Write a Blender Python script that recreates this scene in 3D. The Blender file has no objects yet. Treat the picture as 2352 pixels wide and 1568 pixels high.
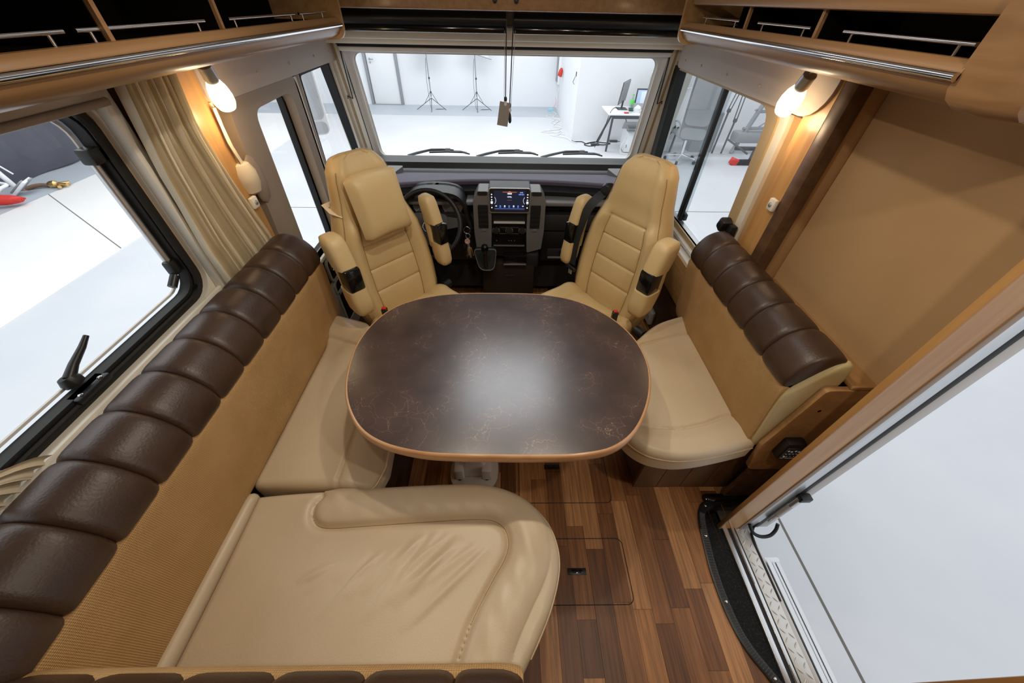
import bpy, bmesh, math, random
from mathutils import Vector, Matrix
from mathutils.geometry import tessellate_polygon
random.seed(7)
S = bpy.context.scene
COL = S.collection
PI = math.pi
sin, cos, rad = math.sin, math.cos, math.radians

# ------------------------------------------------------------------ camera
CAMH = 1.68
def cam_axes(p, y, r):
    f = Vector((sin(y)*cos(p), cos(y)*cos(p), -sin(p)))
    rt = Vector((cos(y), -sin(y), 0)); up = rt.cross(f)
    return rt*cos(r)+up*sin(r), up*cos(r)-rt*sin(r), f
rt, up, fw = cam_axes(0.768017, 0.026674, 0.022789)
cd = bpy.data.cameras.new('camera'); co = bpy.data.objects.new('camera', cd); COL.objects.link(co)
cd.sensor_width = 36; cd.lens = 36*815.74/2352; cd.clip_start = .01; cd.clip_end = 100
co.matrix_world = Matrix(((rt.x, up.x, -fw.x, 0), (rt.y, up.y, -fw.y, 0), (rt.z, up.z, -fw.z, CAMH), (0, 0, 0, 1)))
S.camera = co
# ------------------------------------------------------------------ light and exposure
vs = S.view_settings
vs.view_transform = 'Standard'; vs.look = 'None'; vs.gamma = 1; vs.use_curve_mapping = False
vs.exposure = 0.0
w = bpy.data.worlds.new('hall_light'); S.world = w; w.use_nodes = True
bg = w.node_tree.nodes['Background']; bg.inputs[0].default_value = (.93, .96, 1, 1); bg.inputs[1].default_value = 1.0
def fill_light(name, loc, sx, sy, power):
    l = bpy.data.lights.new(name, 'AREA'); l.shape = 'RECTANGLE'; l.size = sx; l.size_y = sy; l.energy = power; l.color = (.97, .98, 1)
    o = bpy.data.objects.new(name, l); o.location = loc; COL.objects.link(o)
# unseen area lights added for the table glow and a brighter hall left and ahead
fill_light('hall_fill_light', (0, 3.1, 3.5), 1.6, 1.6, 62)
fill_light('hall_fill_light', (-4.6, 4.0, 4.4), 2.5, 6, 130)
fill_light('hall_fill_light', (-.5, 8.2, 4.4), 6, 2.5, 240)

# ------------------------------------------------------------------ materials
def MAT(name, c, rough=.5, metal=0., c2=None, scale=(4, 4, 4), detail=4, ramp=(.35, .65), bump=0., bscale=None,
        coat=0., coatr=.15, spec=.5, emit=0., kind='noise', dist=0., rnd=False, sheen=0., bdist=.002):
    m = bpy.data.materials.new(name); m.use_nodes = True
    nt = m.node_tree; N = nt.nodes; L = nt.links; b = N['Principled BSDF']
    def inp(k, v): b.inputs[k].default_value = v
    inp('Base Color', (*c, 1)); inp('Roughness', rough); inp('Metallic', metal); inp('Specular IOR Level', spec)
    if coat: inp('Coat Weight', coat); inp('Coat Roughness', coatr)
    if sheen: inp('Sheen Weight', sheen)
    if emit: inp('Emission Color', (*c, 1)); inp('Emission Strength', emit)
    geo = N.new('ShaderNodeNewGeometry')
    def tex(sc, kd, det=4):
        mp = N.new('ShaderNodeMapping'); mp.inputs['Scale'].default_value = sc
        L.new(geo.outputs['Position'], mp.inputs['Vector'])
        if rnd:
            oi = N.new('ShaderNodeObjectInfo'); mu = N.new('ShaderNodeVectorMath'); mu.operation = 'SCALE'
            mu.inputs[0].default_value = (37, 11, 53); L.new(oi.outputs['Random'], mu.inputs['Scale']); L.new(mu.outputs[0], mp.inputs['Location'])
        if kd == 'wave':
            t = N.new('ShaderNodeTexWave'); t.inputs['Scale'].default_value = 1; t.inputs['Distortion'].default_value = dist; t.inputs['Detail'].default_value = 2
        else:
            t = N.new('ShaderNodeTexNoise'); t.inputs['Scale'].default_value = 1; t.inputs['Detail'].default_value = det; t.inputs['Distortion'].default_value = dist
        L.new(mp.outputs[0], t.inputs['Vector']); return t.outputs[1] if kd == 'wave' else t.outputs[0]
    if c2 is not None:
        r = N.new('ShaderNodeValToRGB'); e = r.color_ramp.elements
        e[0].position, e[1].position = ramp; e[0].color = (*c, 1); e[1].color = (*c2, 1)
        L.new(tex(scale, kind, detail), r.inputs[0]); L.new(r.outputs[0], b.inputs['Base Color'])
    if bump:
        bp = N.new('ShaderNodeBump'); bp.inputs['Strength'].default_value = bump; bp.inputs['Distance'].default_value = bdist
        L.new(tex(bscale or scale, 'noise', 3), bp.inputs['Height']); L.new(bp.outputs[0], b.inputs['Normal'])
    m['_bs'] = 1
    return m
def GLASS(name, tint=(1, 1, 1), refl=.06):
    m = bpy.data.materials.new(name); m.use_nodes = True; nt = m.node_tree; N = nt.nodes; L = nt.links
    N.remove(N['Principled BSDF'])
    t = N.new('ShaderNodeBsdfTransparent'); t.inputs[0].default_value = (*tint, 1)
    g = N.new('ShaderNodeBsdfGlossy'); g.inputs['Roughness'].default_value = .02
    fr = N.new('ShaderNodeFresnel'); fr.inputs[0].default_value = 1.4
    mx = N.new('ShaderNodeMixShader'); gg = N.new('ShaderNodeNewGeometry'); iv = N.new('ShaderNodeMath'); iv.operation = 'SUBTRACT'; iv.inputs[0].default_value = 1; L.new(gg.outputs['Backfacing'], iv.inputs[1])
    ml = N.new('ShaderNodeMath'); ml.operation = 'MULTIPLY'; L.new(fr.outputs[0], ml.inputs[0]); L.new(iv.outputs[0], ml.inputs[1])
    L.new(ml.outputs[0], mx.inputs[0]); L.new(t.outputs[0], mx.inputs[1]); L.new(g.outputs[0], mx.inputs[2])
    L.new(mx.outputs[0], N['Material Output'].inputs[0]); return m

m_leather = MAT('beige_leather', (.57, .455, .30), .40, c2=(.62, .50, .34), scale=(3, 3, 3), bump=.25, bscale=(220, 220, 220), coat=.12, coatr=.35)
m_piping = MAT('beige_piping', (.66, .50, .29), .5)
m_brown = MAT('brown_leather', (.042, .022, .0135), .40, c2=(.058, .030, .017), scale=(6, 6, 6), bump=.3, bscale=(180, 180, 180))
m_cream_lea = MAT('cream_leather', (.62, .52, .27), .5, c2=(.66, .56, .32), scale=(5, 5, 5), bump=.2, bscale=(200, 200, 200))
m_seat = MAT('cab_leather', (.58, .42, .20), .45, c2=(.63, .465, .235), scale=(3, 3, 3), bump=.22, bscale=(240, 240, 240))
m_stitch = MAT('stitching', (.30, .19, .07), .7)
m_honey = MAT('honey_wood', (.47, .235, .070), .38, c2=(.57, .315, .110), scale=(26, 26, 1.6), dist=.6, coat=.2)
m_honeyh = MAT('honey_wood_lengthwise', (.36, .19, .072), .38, c2=(.46, .26, .105), scale=(26, 1.6, 26), dist=.6, coat=.2)
m_lock = MAT('locker_wood', (.25, .13, .052), .4, c2=(.32, .175, .074), scale=(40, 1.6, 40), dist=.5, coat=.15)
m_edge = MAT('table_edge_wood', (.52, .27, .12), .35, c2=(.60, .34, .17), scale=(12, 12, 40), coat=.3)
m_pelmet = MAT('pelmet_veneer', (.53, .445, .385), .5, c2=(.57, .485, .42), scale=(14, 1.4, 30))
m_dwood = MAT('dark_walnut', (.085, .04, .018), .4, c2=(.13, .065, .03), scale=(30, 2, 30))
m_wall = MAT('suede_wall_panel', (.47, .29, .135), .75, c2=(.53, .335, .165), scale=(2.2, 2.2, 2.2), bump=.1, bscale=(90, 90, 90))
m_cream = MAT('cream_plastic', (.83, .78, .68), .45, c2=(.86, .81, .71), scale=(2, 2, 2))
m_offw = MAT('offwhite_plastic', (.80, .78, .74), .5)
m_taupe = MAT('taupe_plastic', (.34, .265, .20), .55, c2=(.37, .29, .22), scale=(3, 3, 3), bump=.1, bscale=(300, 300, 300))
m_lgrey = MAT('light_grey_plastic', (.58, .57, .55), .5)
m_black = MAT('black_plastic', (.012, .012, .013), .38)
m_rubber = MAT('black_rubber', (.010, .010, .011), .6)
m_blackm = MAT('matt_black', (.008, .008, .008), .8)
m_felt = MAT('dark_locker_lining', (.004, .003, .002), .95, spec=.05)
m_chrome = MAT('chrome', (.85, .85, .86), .12, 1)
m_alu = MAT('aluminium', (.72, .73, .74), .32, .9, c2=(.66, .67, .68), scale=(60, 3, 3))
m_steel = MAT('dull_steel', (.5, .5, .5), .4, .8)
m_dash = MAT('dash_black', (.005, .005, .006), .45, c2=(.007, .007, .009), scale=(4, 4, 4), bump=.15, bscale=(400, 400, 400))
m_dashtop = MAT('dash_top_purple_grey', (.105, .092, .145), .6, c2=(.12, .106, .165), scale=(5, 5, 5), bump=.1, bscale=(400, 400, 400))
m_dashgrey = MAT('dash_grey', (.155, .153, .152), .4, c2=(.175, .173, .172), scale=(5, 5, 5))
m_dashdark = MAT('dash_charcoal', (.020, .020, .024), .45)
m_gloss = MAT('gloss_black', (.006, .006, .007), .12)
m_red = MAT('red_plastic', (.62, .03, .02), .45)
m_orange = MAT('orange_plastic', (.8, .25, .04), .4)
m_green = MAT('green_plastic', (.12, .62, .12), .35)
m_clear = GLASS('clear_plastic', (.8, .9, .86))
m_white = MAT('white_paint', (.82, .84, .86), .55, c2=(.86, .87, .88), scale=(.6, .6, .6))
m_hall = MAT('hall_wall_white', (.82, .84, .87), .8, c2=(.86, .87, .89), scale=(.5, .5, .5))
m_hfloor = MAT('hall_floor_grey', (.60, .62, .655), .55, c2=(.66, .675, .70), scale=(.8, .8, .8), detail=6, bump=.05, bscale=(60, 60, 60))
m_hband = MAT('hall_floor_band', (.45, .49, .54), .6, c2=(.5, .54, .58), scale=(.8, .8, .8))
m_hpale = MAT('hall_floor_pale', (.82, .82, .81), .6, c2=(.86, .85, .83), scale=(.7, .7, .7))
m_joint = MAT('joint_filler', (.16, .15, .13), .9)
m_dgrey = MAT('dark_grey_metal', (.07, .075, .085), .5)
m_mgrey = MAT('mid_grey', (.30, .31, .33), .55)
m_tarp = MAT('black_tarpaulin', (.055, .055, .075), .5, c2=(.10, .10, .125), scale=(.7, .7, .7), bump=.6, bscale=(2.5, 2.5, 2.5), bdist=.05)
m_carpet = MAT('black_carpet', (.006, .006, .006), .95, c2=(.03, .03, .03), scale=(160, 160, 160), ramp=(.5, .75), bump=.8, bscale=(200, 200, 200))
m_curt = MAT('cream_curtain', (.82, .73, .54), .85, c2=(.86, .77, .60), scale=(20, 20, 20), bump=.15, bscale=(500, 500, 500))
m_gauze = MAT('cream_cloth', (.72, .62, .46), .9)
m_paper = MAT('grey_card', (.33, .29, .26), .8)
m_leadw = MAT('white_cable', (.78, .78, .76), .5)
m_skin = MAT('tan_glove', (.50, .28, .12), .7)
m_glass = GLASS('window_glass', (.97, .98, .98))
m_tint = GLASS('tinted_glass', (.80, .83, .84))
m_mirror = MAT('mirror', (.62, .65, .69), .25, .3)
m_gold = MAT('brass', (.75, .52, .22), .3, 1)

def weave(name, c, c2, ax):
    m = MAT(name, c, .85, c2=c2, scale=(9, 9, 9)); nt = m.node_tree; N = nt.nodes; L = nt.links; b = N['Principled BSDF']
    g = N.new('ShaderNodeNewGeometry'); sep = N.new('ShaderNodeSeparateXYZ'); L.new(g.outputs['Position'], sep.inputs[0])
    outs = []
    for a, per in ((ax, .0044), (2, .0038)):
        mu = N.new('ShaderNodeMath'); mu.operation = 'MULTIPLY'; mu.inputs[1].default_value = 2*PI/per; L.new(sep.outputs[a], mu.inputs[0])
        s = N.new('ShaderNodeMath'); s.operation = 'SINE'; L.new(mu.outputs[0], s.inputs[0]); outs.append(s)
    ad = N.new('ShaderNodeMath'); ad.operation = 'ADD'; L.new(outs[0].outputs[0], ad.inputs[0]); L.new(outs[1].outputs[0], ad.inputs[1])
    old = b.inputs['Base Color'].links[0].from_socket
    mr = N.new('ShaderNodeMapRange'); mr.inputs['From Min'].default_value = -2; mr.inputs['From Max'].default_value = 2; mr.inputs['To Min'].default_value = .72; mr.inputs['To Max'].default_value = 1.12
    L.new(ad.outputs[0], mr.inputs[0])
    mx = N.new('ShaderNodeVectorMath'); mx.operation = 'SCALE'; L.new(old, mx.inputs[0]); L.new(mr.outputs[0], mx.inputs['Scale']); L.new(mx.outputs[0], b.inputs['Base Color'])
    bp = N.new('ShaderNodeBump'); bp.inputs['Strength'].default_value = .5; bp.inputs['Distance'].default_value = .0015; L.new(ad.outputs[0], bp.inputs['Height']); L.new(bp.outputs[0], b.inputs['Normal'])
    return m
m_tany = weave('tan_ribbed_fabric', (.53, .31, .12), (.58, .35, .145), 1)
m_tanx = weave('tan_ribbed_fabric_rear', (.53, .31, .12), (.58, .35, .145), 0)

def plank_mat():
    m = bpy.data.materials.new('walnut_strip'); m.use_nodes = True; nt = m.node_tree; N = nt.nodes; L = nt.links; b = N['Principled BSDF']
    oi = N.new('ShaderNodeObjectInfo'); r = N.new('ShaderNodeValToRGB'); e = r.color_ramp.elements
    e[0].color = (.13, .048, .015, 1); e[1].color = (.68, .37, .16, 1)
    for p, c in ((.3, (.27, .107, .033, 1)), (.6, (.44, .195, .065, 1)), (.85, (.55, .27, .105, 1))):
        n = e.new(p); n.color = c
    L.new(oi.outputs['Random'], r.inputs[0])
    g = N.new('ShaderNodeNewGeometry'); mp = N.new('ShaderNodeMapping'); mp.inputs['Scale'].default_value = (95, 4, 1); L.new(g.outputs['Position'], mp.inputs['Vector'])
    mu = N.new('ShaderNodeVectorMath'); mu.operation = 'SCALE'; mu.inputs[0].default_value = (31, 77, 0); L.new(oi.outputs['Random'], mu.inputs['Scale']); L.new(mu.outputs[0], mp.inputs['Location'])
    t = N.new('ShaderNodeTexNoise'); t.inputs['Scale'].default_value = 1; t.inputs['Detail'].default_value = 5; t.inputs['Distortion'].default_value = .5; L.new(mp.outputs[0], t.inputs['Vector'])
    mr = N.new('ShaderNodeMapRange'); mr.inputs['From Min'].default_value = .3; mr.inputs['From Max'].default_value = .7; mr.inputs['To Min'].default_value = .55; mr.inputs['To Max'].default_value = 1.25
    L.new(t.outputs[0], mr.inputs[0])
    mx = N.new('ShaderNodeVectorMath'); mx.operation = 'SCALE'; L.new(r.outputs[0], mx.inputs[0]); L.new(mr.outputs[0], mx.inputs['Scale']); L.new(mx.outputs[0], b.inputs['Base Color'])
    b.inputs['Roughness'].default_value = .45
    bp = N.new('ShaderNodeBump'); bp.inputs['Strength'].default_value = .12; bp.inputs['Distance'].default_value = .001; L.new(t.outputs[0], bp.inputs['Height']); L.new(bp.outputs[0], b.inputs['Normal'])
    return m
m_plank = plank_mat()

def table_mat():
    m = MAT('brown_stone_laminate', (.030, .018, .016), .32, c2=(.072, .044, .037), scale=(7, 7, 7), detail=8, ramp=(.3, .72)); nt = m.node_tree; N = nt.nodes; L = nt.links; b = N['Principled BSDF']
    b.inputs['Coat Weight'].default_value = .8; b.inputs['Coat Roughness'].default_value = .26
    g = N.new('ShaderNodeNewGeometry'); n1 = N.new('ShaderNodeTexNoise'); n1.inputs['Scale'].default_value = 9; n1.inputs['Detail'].default_value = 5; L.new(g.outputs['Position'], n1.inputs['Vector'])
    mx = N.new('ShaderNodeMix'); mx.data_type = 'VECTOR'; mx.inputs[0].default_value = .16; L.new(g.outputs['Position'], mx.inputs[4]); L.new(n1.outputs[1], mx.inputs[5])
    v = N.new('ShaderNodeTexVoronoi'); v.feature = 'DISTANCE_TO_EDGE'; v.inputs['Scale'].default_value = 24; L.new(mx.outputs[1], v.inputs['Vector'])
    r1 = N.new('ShaderNodeMapRange'); r1.inputs['From Min'].default_value = .0; r1.inputs['From Max'].default_value = .012; r1.inputs['To Min'].default_value = 1; r1.inputs['To Max'].default_value = 0; L.new(v.outputs['Distance'], r1.inputs[0])
    n2 = N.new('ShaderNodeTexNoise'); n2.inputs['Scale'].default_value = 7; n2.inputs['Detail'].default_value = 4; L.new(g.outputs['Position'], n2.inputs['Vector'])
    r2 = N.new('ShaderNodeMapRange'); r2.inputs['From Min'].default_value = .46; r2.inputs['From Max'].default_value = .62; L.new(n2.outputs[0], r2.inputs[0])
    mu = N.new('ShaderNodeMath'); mu.operation = 'MULTIPLY'; L.new(r1.outputs[0], mu.inputs[0]); L.new(r2.outputs[0], mu.inputs[1])
    old = b.inputs['Base Color'].links[0].from_socket
    cm = N.new('ShaderNodeMix'); cm.data_type = 'RGBA'; cm.inputs[7].default_value = (.30, .21, .155, 1); L.new(mu.outputs[0], cm.inputs[0]); L.new(old, cm.inputs[6]); L.new(cm.outputs[2], b.inputs['Base Color'])
    return m
m_table = table_mat()
def emis(name, c, s):
    m = bpy.data.materials.new(name); m.use_nodes = True; b = m.node_tree.nodes['Principled BSDF']
    b.inputs['Base Color'].default_value = (*c, 1); b.inputs['Emission Color'].default_value = (*c, 1); b.inputs['Emission Strength'].default_value = s; return m

# ------------------------------------------------------------------ mesh helpers
XF = Matrix.Identity(4)
def place(o, parent):
    COL.objects.link(o)
    if parent is not None:
        o.parent = parent
        if parent.type == 'EMPTY':
            o.matrix_parent_inverse = (Matrix.Translation(parent.location) @ parent.rotation_euler.to_matrix().to_4x4()).inverted()
    return o
def obj(name, verts, faces, mat, parent=None, smooth=40, fix=True):
    me = bpy.data.meshes.new(name)
    me.from_pydata([XF @ Vector(v) for v in verts], [], faces)
    if fix:
        bm = bmesh.new(); bm.from_mesh(me); bmesh.ops.recalc_face_normals(bm, faces=bm.faces); bm.to_mesh(me); bm.free()
    me.materials.append(mat)
    if smooth:
        me.polygons.foreach_set('use_smooth', [True]*len(me.polygons)); me.set_sharp_from_angle(angle=rad(smooth))
    return place(bpy.data.objects.new(name, me), parent)
def bobj(name, bm, mat, parent=None, smooth=40):
    bmesh.ops.recalc_face_normals(bm, faces=bm.faces); bm.transform(XF)
    me = bpy.data.meshes.new(name); bm.to_mesh(me); bm.free(); me.materials.append(mat)
    if smooth:
        me.polygons.foreach_set('use_smooth', [True]*len(me.polygons)); me.set_sharp_from_angle(angle=rad(smooth))
    return place(bpy.data.objects.new(name, me), parent)
def tag(o, label=None, cat=None, group=None, kind=None):
    if label: o['label'] = label
    if cat: o['category'] = cat
    if group: o['group'] = group
    if kind: o['kind'] = kind
    return o
def struct(o): o['kind'] = 'structure'; return o
def thing(name, label, cat, loc=(0, 0, 0), group=None):
    o = bpy.data.objects.new(name, None); COL.objects.link(o); o.location = XF @ Vector(loc); o.empty_display_size = .05
    return tag(o, label, cat, group)
def box(name, x0, x1, y0, y1, z0, z1, mat, parent=None, bev=0., seg=2):
    bm = bmesh.new(); bmesh.ops.create_cube(bm, size=1)
    for v in bm.verts: v.co = Vector(((x0+x1)/2+v.co.x*(x1-x0), (y0+y1)/2+v.co.y*(y1-y0), (z0+z1)/2+v.co.z*(z1-z0)))
    if bev: bmesh.ops.bevel(bm, geom=list(bm.edges), offset=bev, segments=seg, profile=.5, affect='EDGES')
    return bobj(name, bm, mat, parent)
def obox(name, c, size, rot, mat, parent=None, bev=0., seg=2):
    global XF
    old = XF; XF = old @ Matrix.Translation(c) @ rot.to_4x4()
    o = box(name, -size[0]/2, size[0]/2, -size[1]/2, size[1]/2, -size[2]/2, size[2]/2, mat, parent, bev, seg); XF = old; return o
def rz(a): return Matrix.Rotation(rad(a), 3, 'Z')
def rx(a): return Matrix.Rotation(rad(a), 3, 'X')
def ry(a): return Matrix.Rotation(rad(a), 3, 'Y')
def loft(name, rings, mat, parent=None, cap=True, closed=True, loop=False, smooth=40):
    n = len(rings[0]); V = [p for r in rings for p in r]; F = []
    R = len(rings)
    for i in range(R if loop else R-1):
        for j in range(n if closed else n-1):
            a, b = i*n+j, i*n+(j+1) % n; c, d = ((i+1) % R)*n+(j+1) % n, ((i+1) % R)*n+j
            F.append((a, b, c, d))
    if cap == 'start': F += [tuple(range(n))]
    elif cap and closed and not loop: F += [tuple(range(n)), tuple((R-1)*n+k for k in range(n))]
    return obj(name, V, F, mat, parent, smooth)
def frame_at(t, ref=Vector((0, 0, 1))):
    t = t.normalized()
    if abs(t.dot(ref)) > .95: ref = Vector((1, 0, 0))
    a = t.cross(ref).normalized(); return a, t.cross(a)
def tube(name, pts, r, mat, parent=None, n=8, closed=False, flat=None):
    P = [Vector(p) for p in pts]; rings = []; N = len(P); rs = r if isinstance(r, (list, tuple)) else [r]*N
    a = None
    for i in range(N):
        if closed: t = P[(i+1) % N]-P[i-1]
        else: t = P[min(i+1, N-1)]-P[max(i-1, 0)]
        t.normalize()
        if a is None: a, b = frame_at(t)
        else:
            a = (a-t*a.dot(t)).normalized()
            b = t.cross(a)
        ra = rs[i]; rb = ra*(flat or 1)
        rings.append([P[i]+a*ra*cos(2*PI*k/n)+b*rb*sin(2*PI*k/n) for k in range(n)])
    return loft(name, rings, mat, parent, cap=not closed, loop=closed, smooth=60)
def lathe(name, prof, mat, parent=None, origin=(0, 0, 0), axis=(0, 0, 1), n=20, cap=True):
    ax = Vector(axis).normalized(); a, b = frame_at(ax); O = Vector(origin)
    rings = [[O+ax*h+(a*cos(2*PI*k/n)+b*sin(2*PI*k/n))*max(r, 1e-4) for k in range(n)] for r, h in prof]
    return loft(name, rings, mat, parent, cap=cap, smooth=35)
def spline(pts, n=8, closed=True):
    P = [Vector(p) for p in pts]; N = len(P); out = []
    for i in range(N if closed else N-1):
        p0, p1, p2, p3 = (P[(i-1) % N], P[i], P[(i+1) % N], P[(i+2) % N]) if closed else (P[max(i-1, 0)], P[i], P[i+1], P[min(i+2, N-1)])
        for k in range(n):
            t = k/n
            out.append(.5*((2*p1)+(p2-p0)*t+(2*p0-5*p1+4*p2-p3)*t*t+(3*p1-p0-3*p2+p3)*t**3))
    if not closed: out.append(P[-1])
    return out
def rrect(u0, u1, v0, v1, r, n=6):
    rr = r if isinstance(r, (list, tuple)) else [r]*4   # corners: (u0,v0),(u1,v0),(u1,v1),(u0,v1)
    out = []
    for (cu, cv, a0), q in zip(((u0, v0, 180), (u1, v0, 270), (u1, v1, 0), (u0, v1, 90)), rr):
        su = 1 if cu == u0 else -1; sv = 1 if cv == v0 else -1
        if q <= 0: out.append((cu, cv)); continue
        for k in range(n+1):
            a = rad(a0+90*k/n); out.append((cu+su*q+q*cos(a), cv+sv*q+q*sin(a)))
    return out
def rpoly(pts, r, n=5):
    N = len(pts); out = []
    rr = r if isinstance(r, (list, tuple)) else [r]*N
    for i in range(N):
        p = Vector(pts[i]); a = (Vector(pts[i-1])-p); b = (Vector(pts[(i+1) % N])-p); q = rr[i]
        if q <= 0: out.append((p.x, p.y)); continue
        ang = a.angle(b); d = min(q/math.tan(ang/2), a.length*.48, b.length*.48)
        A = p+a.normalized()*d; B = p+b.normalized()*d
        for k in range(n+1):
            t = k/n; c = A*(1-t)**2+p*2*t*(1-t)+B*t*t; out.append((c.x, c.y))
    return out
def plate(name, outer, holes, fn, w0, w1, mat, parent=None, smooth=35):
    loops = [outer]+list(holes); flat = [p for l in loops for p in l]; n = len(flat)
    tris = tessellate_polygon([[Vector((p[0], p[1], 0)) for p in l] for l in loops])
    V = [fn(p[0], p[1], w0) for p in flat]+[fn(p[0], p[1], w1) for p in flat]
    F = [tuple(t) for t in tris]+[tuple(i+n for i in reversed(t)) for t in tris]; o = 0
    for l in loops:
        m = len(l)
        for k in range(m): F.append((o+k, o+(k+1) % m, n+o+(k+1) % m, n+o+k))
        o += m
    return obj(name, V, F, mat, parent, smooth)
fX = lambda u, v, w: (w, u, v)      # u = Y, v = Z, w = X
fY = lambda u, v, w: (u, w, v)      # u = X, v = Z, w = Y
fZ = lambda u, v, w: (u, v, w)
def lerp(tab, x):
    if x <= tab[0][0]: return tab[0][1]
    for (a, p), (b, q) in zip(tab, tab[1:]):
        if x <= b: return p+(q-p)*(x-a)/(b-a)
    return tab[-1][1]
def sstep(a, b, x):
    t = min(max((x-a)/(b-a), 0), 1); return t*t*(3-2*t)
def cushion(name, outline, prof, mat, parent, seg, nfrac=10, hfun=None):
    """prof: (inset, z) rings from the bottom edge over the top; then fractional rings to the medial segment"""
    A, B = Vector((*seg[0], 0)), Vector((*seg[1], 0)); AB = B-A
    def med(p):
        t = min(max((p-A).dot(AB)/max(AB.length_squared, 1e-9), 0.0), 1.0); return A+AB*t
    O = [Vector((p[0], p[1], 0)) for p in outline]; rings = []
    for d, z in prof:
        r = []
        for p in O:
            m = med(p)-p; q = p+m.normalized()*min(d, m.length*.9); r.append(Vector((q.x, q.y, z)))
        rings.append(r)
    last = rings[-1]; zl = prof[-1][1]
    for k in range(1, nfrac+1):
        f = k/nfrac*.995; rings.append([Vector(((1-f)*p.x+f*med(p).x, (1-f)*p.y+f*med(p).y, zl)) for p in last])
    if hfun:
        for r in rings[2:]:
            for p in r: p.z += hfun(p.x, p.y)
    return loft(name, rings, mat, parent, smooth=60)
def piping(name, outline, d, z, r, mat, parent, seg, closed=True):
    A, B = Vector((*seg[0], 0)), Vector((*seg[1], 0)); AB = B-A; pts = []
    for p in outline:
        p = Vector((p[0], p[1], 0)); t = min(max((p-A).dot(AB)/max(AB.length_squared, 1e-9), 0), 1); m = A+AB*t-p
        q = p+m.normalized()*d; pts.append((q.x, q.y, z))
    return tube(name, pts, r, mat, parent, 6, closed)
def bolt(parent, p, axis, r=.005, mat=None, name='screw'):
    return lathe(name, [(r, 0), (r, r*.3), (r*.7, r*.6), (r*.2, r*.7)], mat or m_chrome, parent, p, axis, 10)

# ================================================================== SETTING: the hall outside
G = -.65
struct(box('hall_floor', -12, 12, -4, 14, G-.1, G, m_hfloor))
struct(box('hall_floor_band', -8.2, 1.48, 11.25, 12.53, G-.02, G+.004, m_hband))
struct(box('hall_floor_pale', -8.2, -4.78, -3.5, 11.2, G-.02, G+.006, m_hpale))
for i, (a, b) in enumerate((((1.715, -3.5), (1.735, 3.2)), ((-4.7, 5.31), (8, 5.325)), ((-8.15, 6.36), (-4.8, 4.05)))):
    d = (Vector(b)-Vector(a)); nrm = Vector((-d.y, d.x)).normalized()*(.007 if i == 0 else .006)
    q = [(Vector(a)+nrm), (Vector(b)+nrm), (Vector(b)-nrm), (Vector(a)-nrm)]
    struct(plate('trim_%d' % (i+20), [tuple(p) for p in q], [], fZ, G-.01, G+(.008 if i == 2 else .002), m_joint))
struct(box('wall_hall_back', -8.5, 1.6, 12.55, 12.75, G, 3.6, m_hall))
struct(box('wall_hall_left', -8.6, -8.4, -4, 12.6, G, 3.6, m_hall))
struct(box('wall_hall_room', 1.5, 9.0, 9.06, 12.75, G, 3.6, m_hall))
struct(box('wall_hall_right', 8.8, 9.0, -4, 9.1, G, 3.6, m_hall))

# ================================================================== SETTING: motorhome shell
TRAY = [(1.02, -.12), (.965, -.03), (.919, .053), (.875, .13), (.852, .204), (.843, .30), (.845, .40), (.858, .502), (.872, .58), (.892, .63), (.93, .665), (1.02, .69)]
TR = [(p.x, p.y) for p in spline([(*p, 0) for p in TRAY], 5, False)]
def tray_x(y):
    best = 9
    for (xa, ya), (xb, yb) in zip(TR, TR[1:]):
        if ya <= y <= yb: best = min(best, xa+(xb-xa)*(y-ya)/max(yb-ya, 1e-6))
    return best
floor = struct(plate('floor', [(-1.1, -1.3), (1.02, -1.3)]+TR+[(1.145, .69), (1.145, 1.28), (1.07, 1.28), (1.07, 2.9), (-1.1, 2.9)], [], fZ, -.06, -.004, m_dwood))
PW = .0735
pm = bpy.data.meshes.new('plank')
_bm = bmesh.new(); bmesh.ops.create_cube(_bm, size=1); _bm.to_mesh(pm); _bm.free(); pm.materials.append(m_plank)
x = -.46
while x < 1.02:
    y = -.35-random.random()*.3
    while y < 2.45:
        ln = random.choice((.16, .24, .33, .41, .48, .55)); ye = min(y+ln, 2.45)
        tx = min(tray_x(y+k*(ye-y)/8) for k in range(9))
        xe = min(x+PW, 1.07)
        if tx >= xe:
            o = bpy.data.objects.new('plank', pm); o.location = (x+PW/2, (y+ye)/2, -.002); o.scale = (PW-.0009, ye-y-.0009, .004)
            COL.objects.link(o); o.parent = floor
        else:
            ys = [y+.0005+k*(ye-y-.001)/10 for k in range(11)]
            poly = [(x+.0005, ys[0])]+[(min(xe-.0005, max(tray_x(q)+.012, x+.001)), q) for q in ys]+[(x+.0005, ys[-1])]
            if max(p[0] for p in poly) > x+.004: plate('plank', poly, [], fZ, -.004, 0, m_plank, floor)
        y = ye
    x += PW
# two floor hatches: dark sawn joints and black pull latches
for i, (u0, u1, v0, v1, lx, ly) in enumerate(((-.12, .508, .275, .512, .297, .388), (.068, .503, .661, 1.02, .235, .838))):
    o = rrect(u0, u1, v0, v1, .028); n_ = rrect(u0+.0028, u1-.0028, v0+.0028, v1-.0028, .0255)
    plate('hatch_joint', o, [n_], fZ, -.003, .0006, m_blackm, floor)
    lt = box('hatch_latch', lx-.038, lx+.038, ly-.012, ly+.012, 0, .003, m_black, floor, .001)
    box('latch_pull', lx-.022, lx+.024, ly-.007, ly+.007, .003, .0045, m_gloss, lt, .0007)

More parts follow.
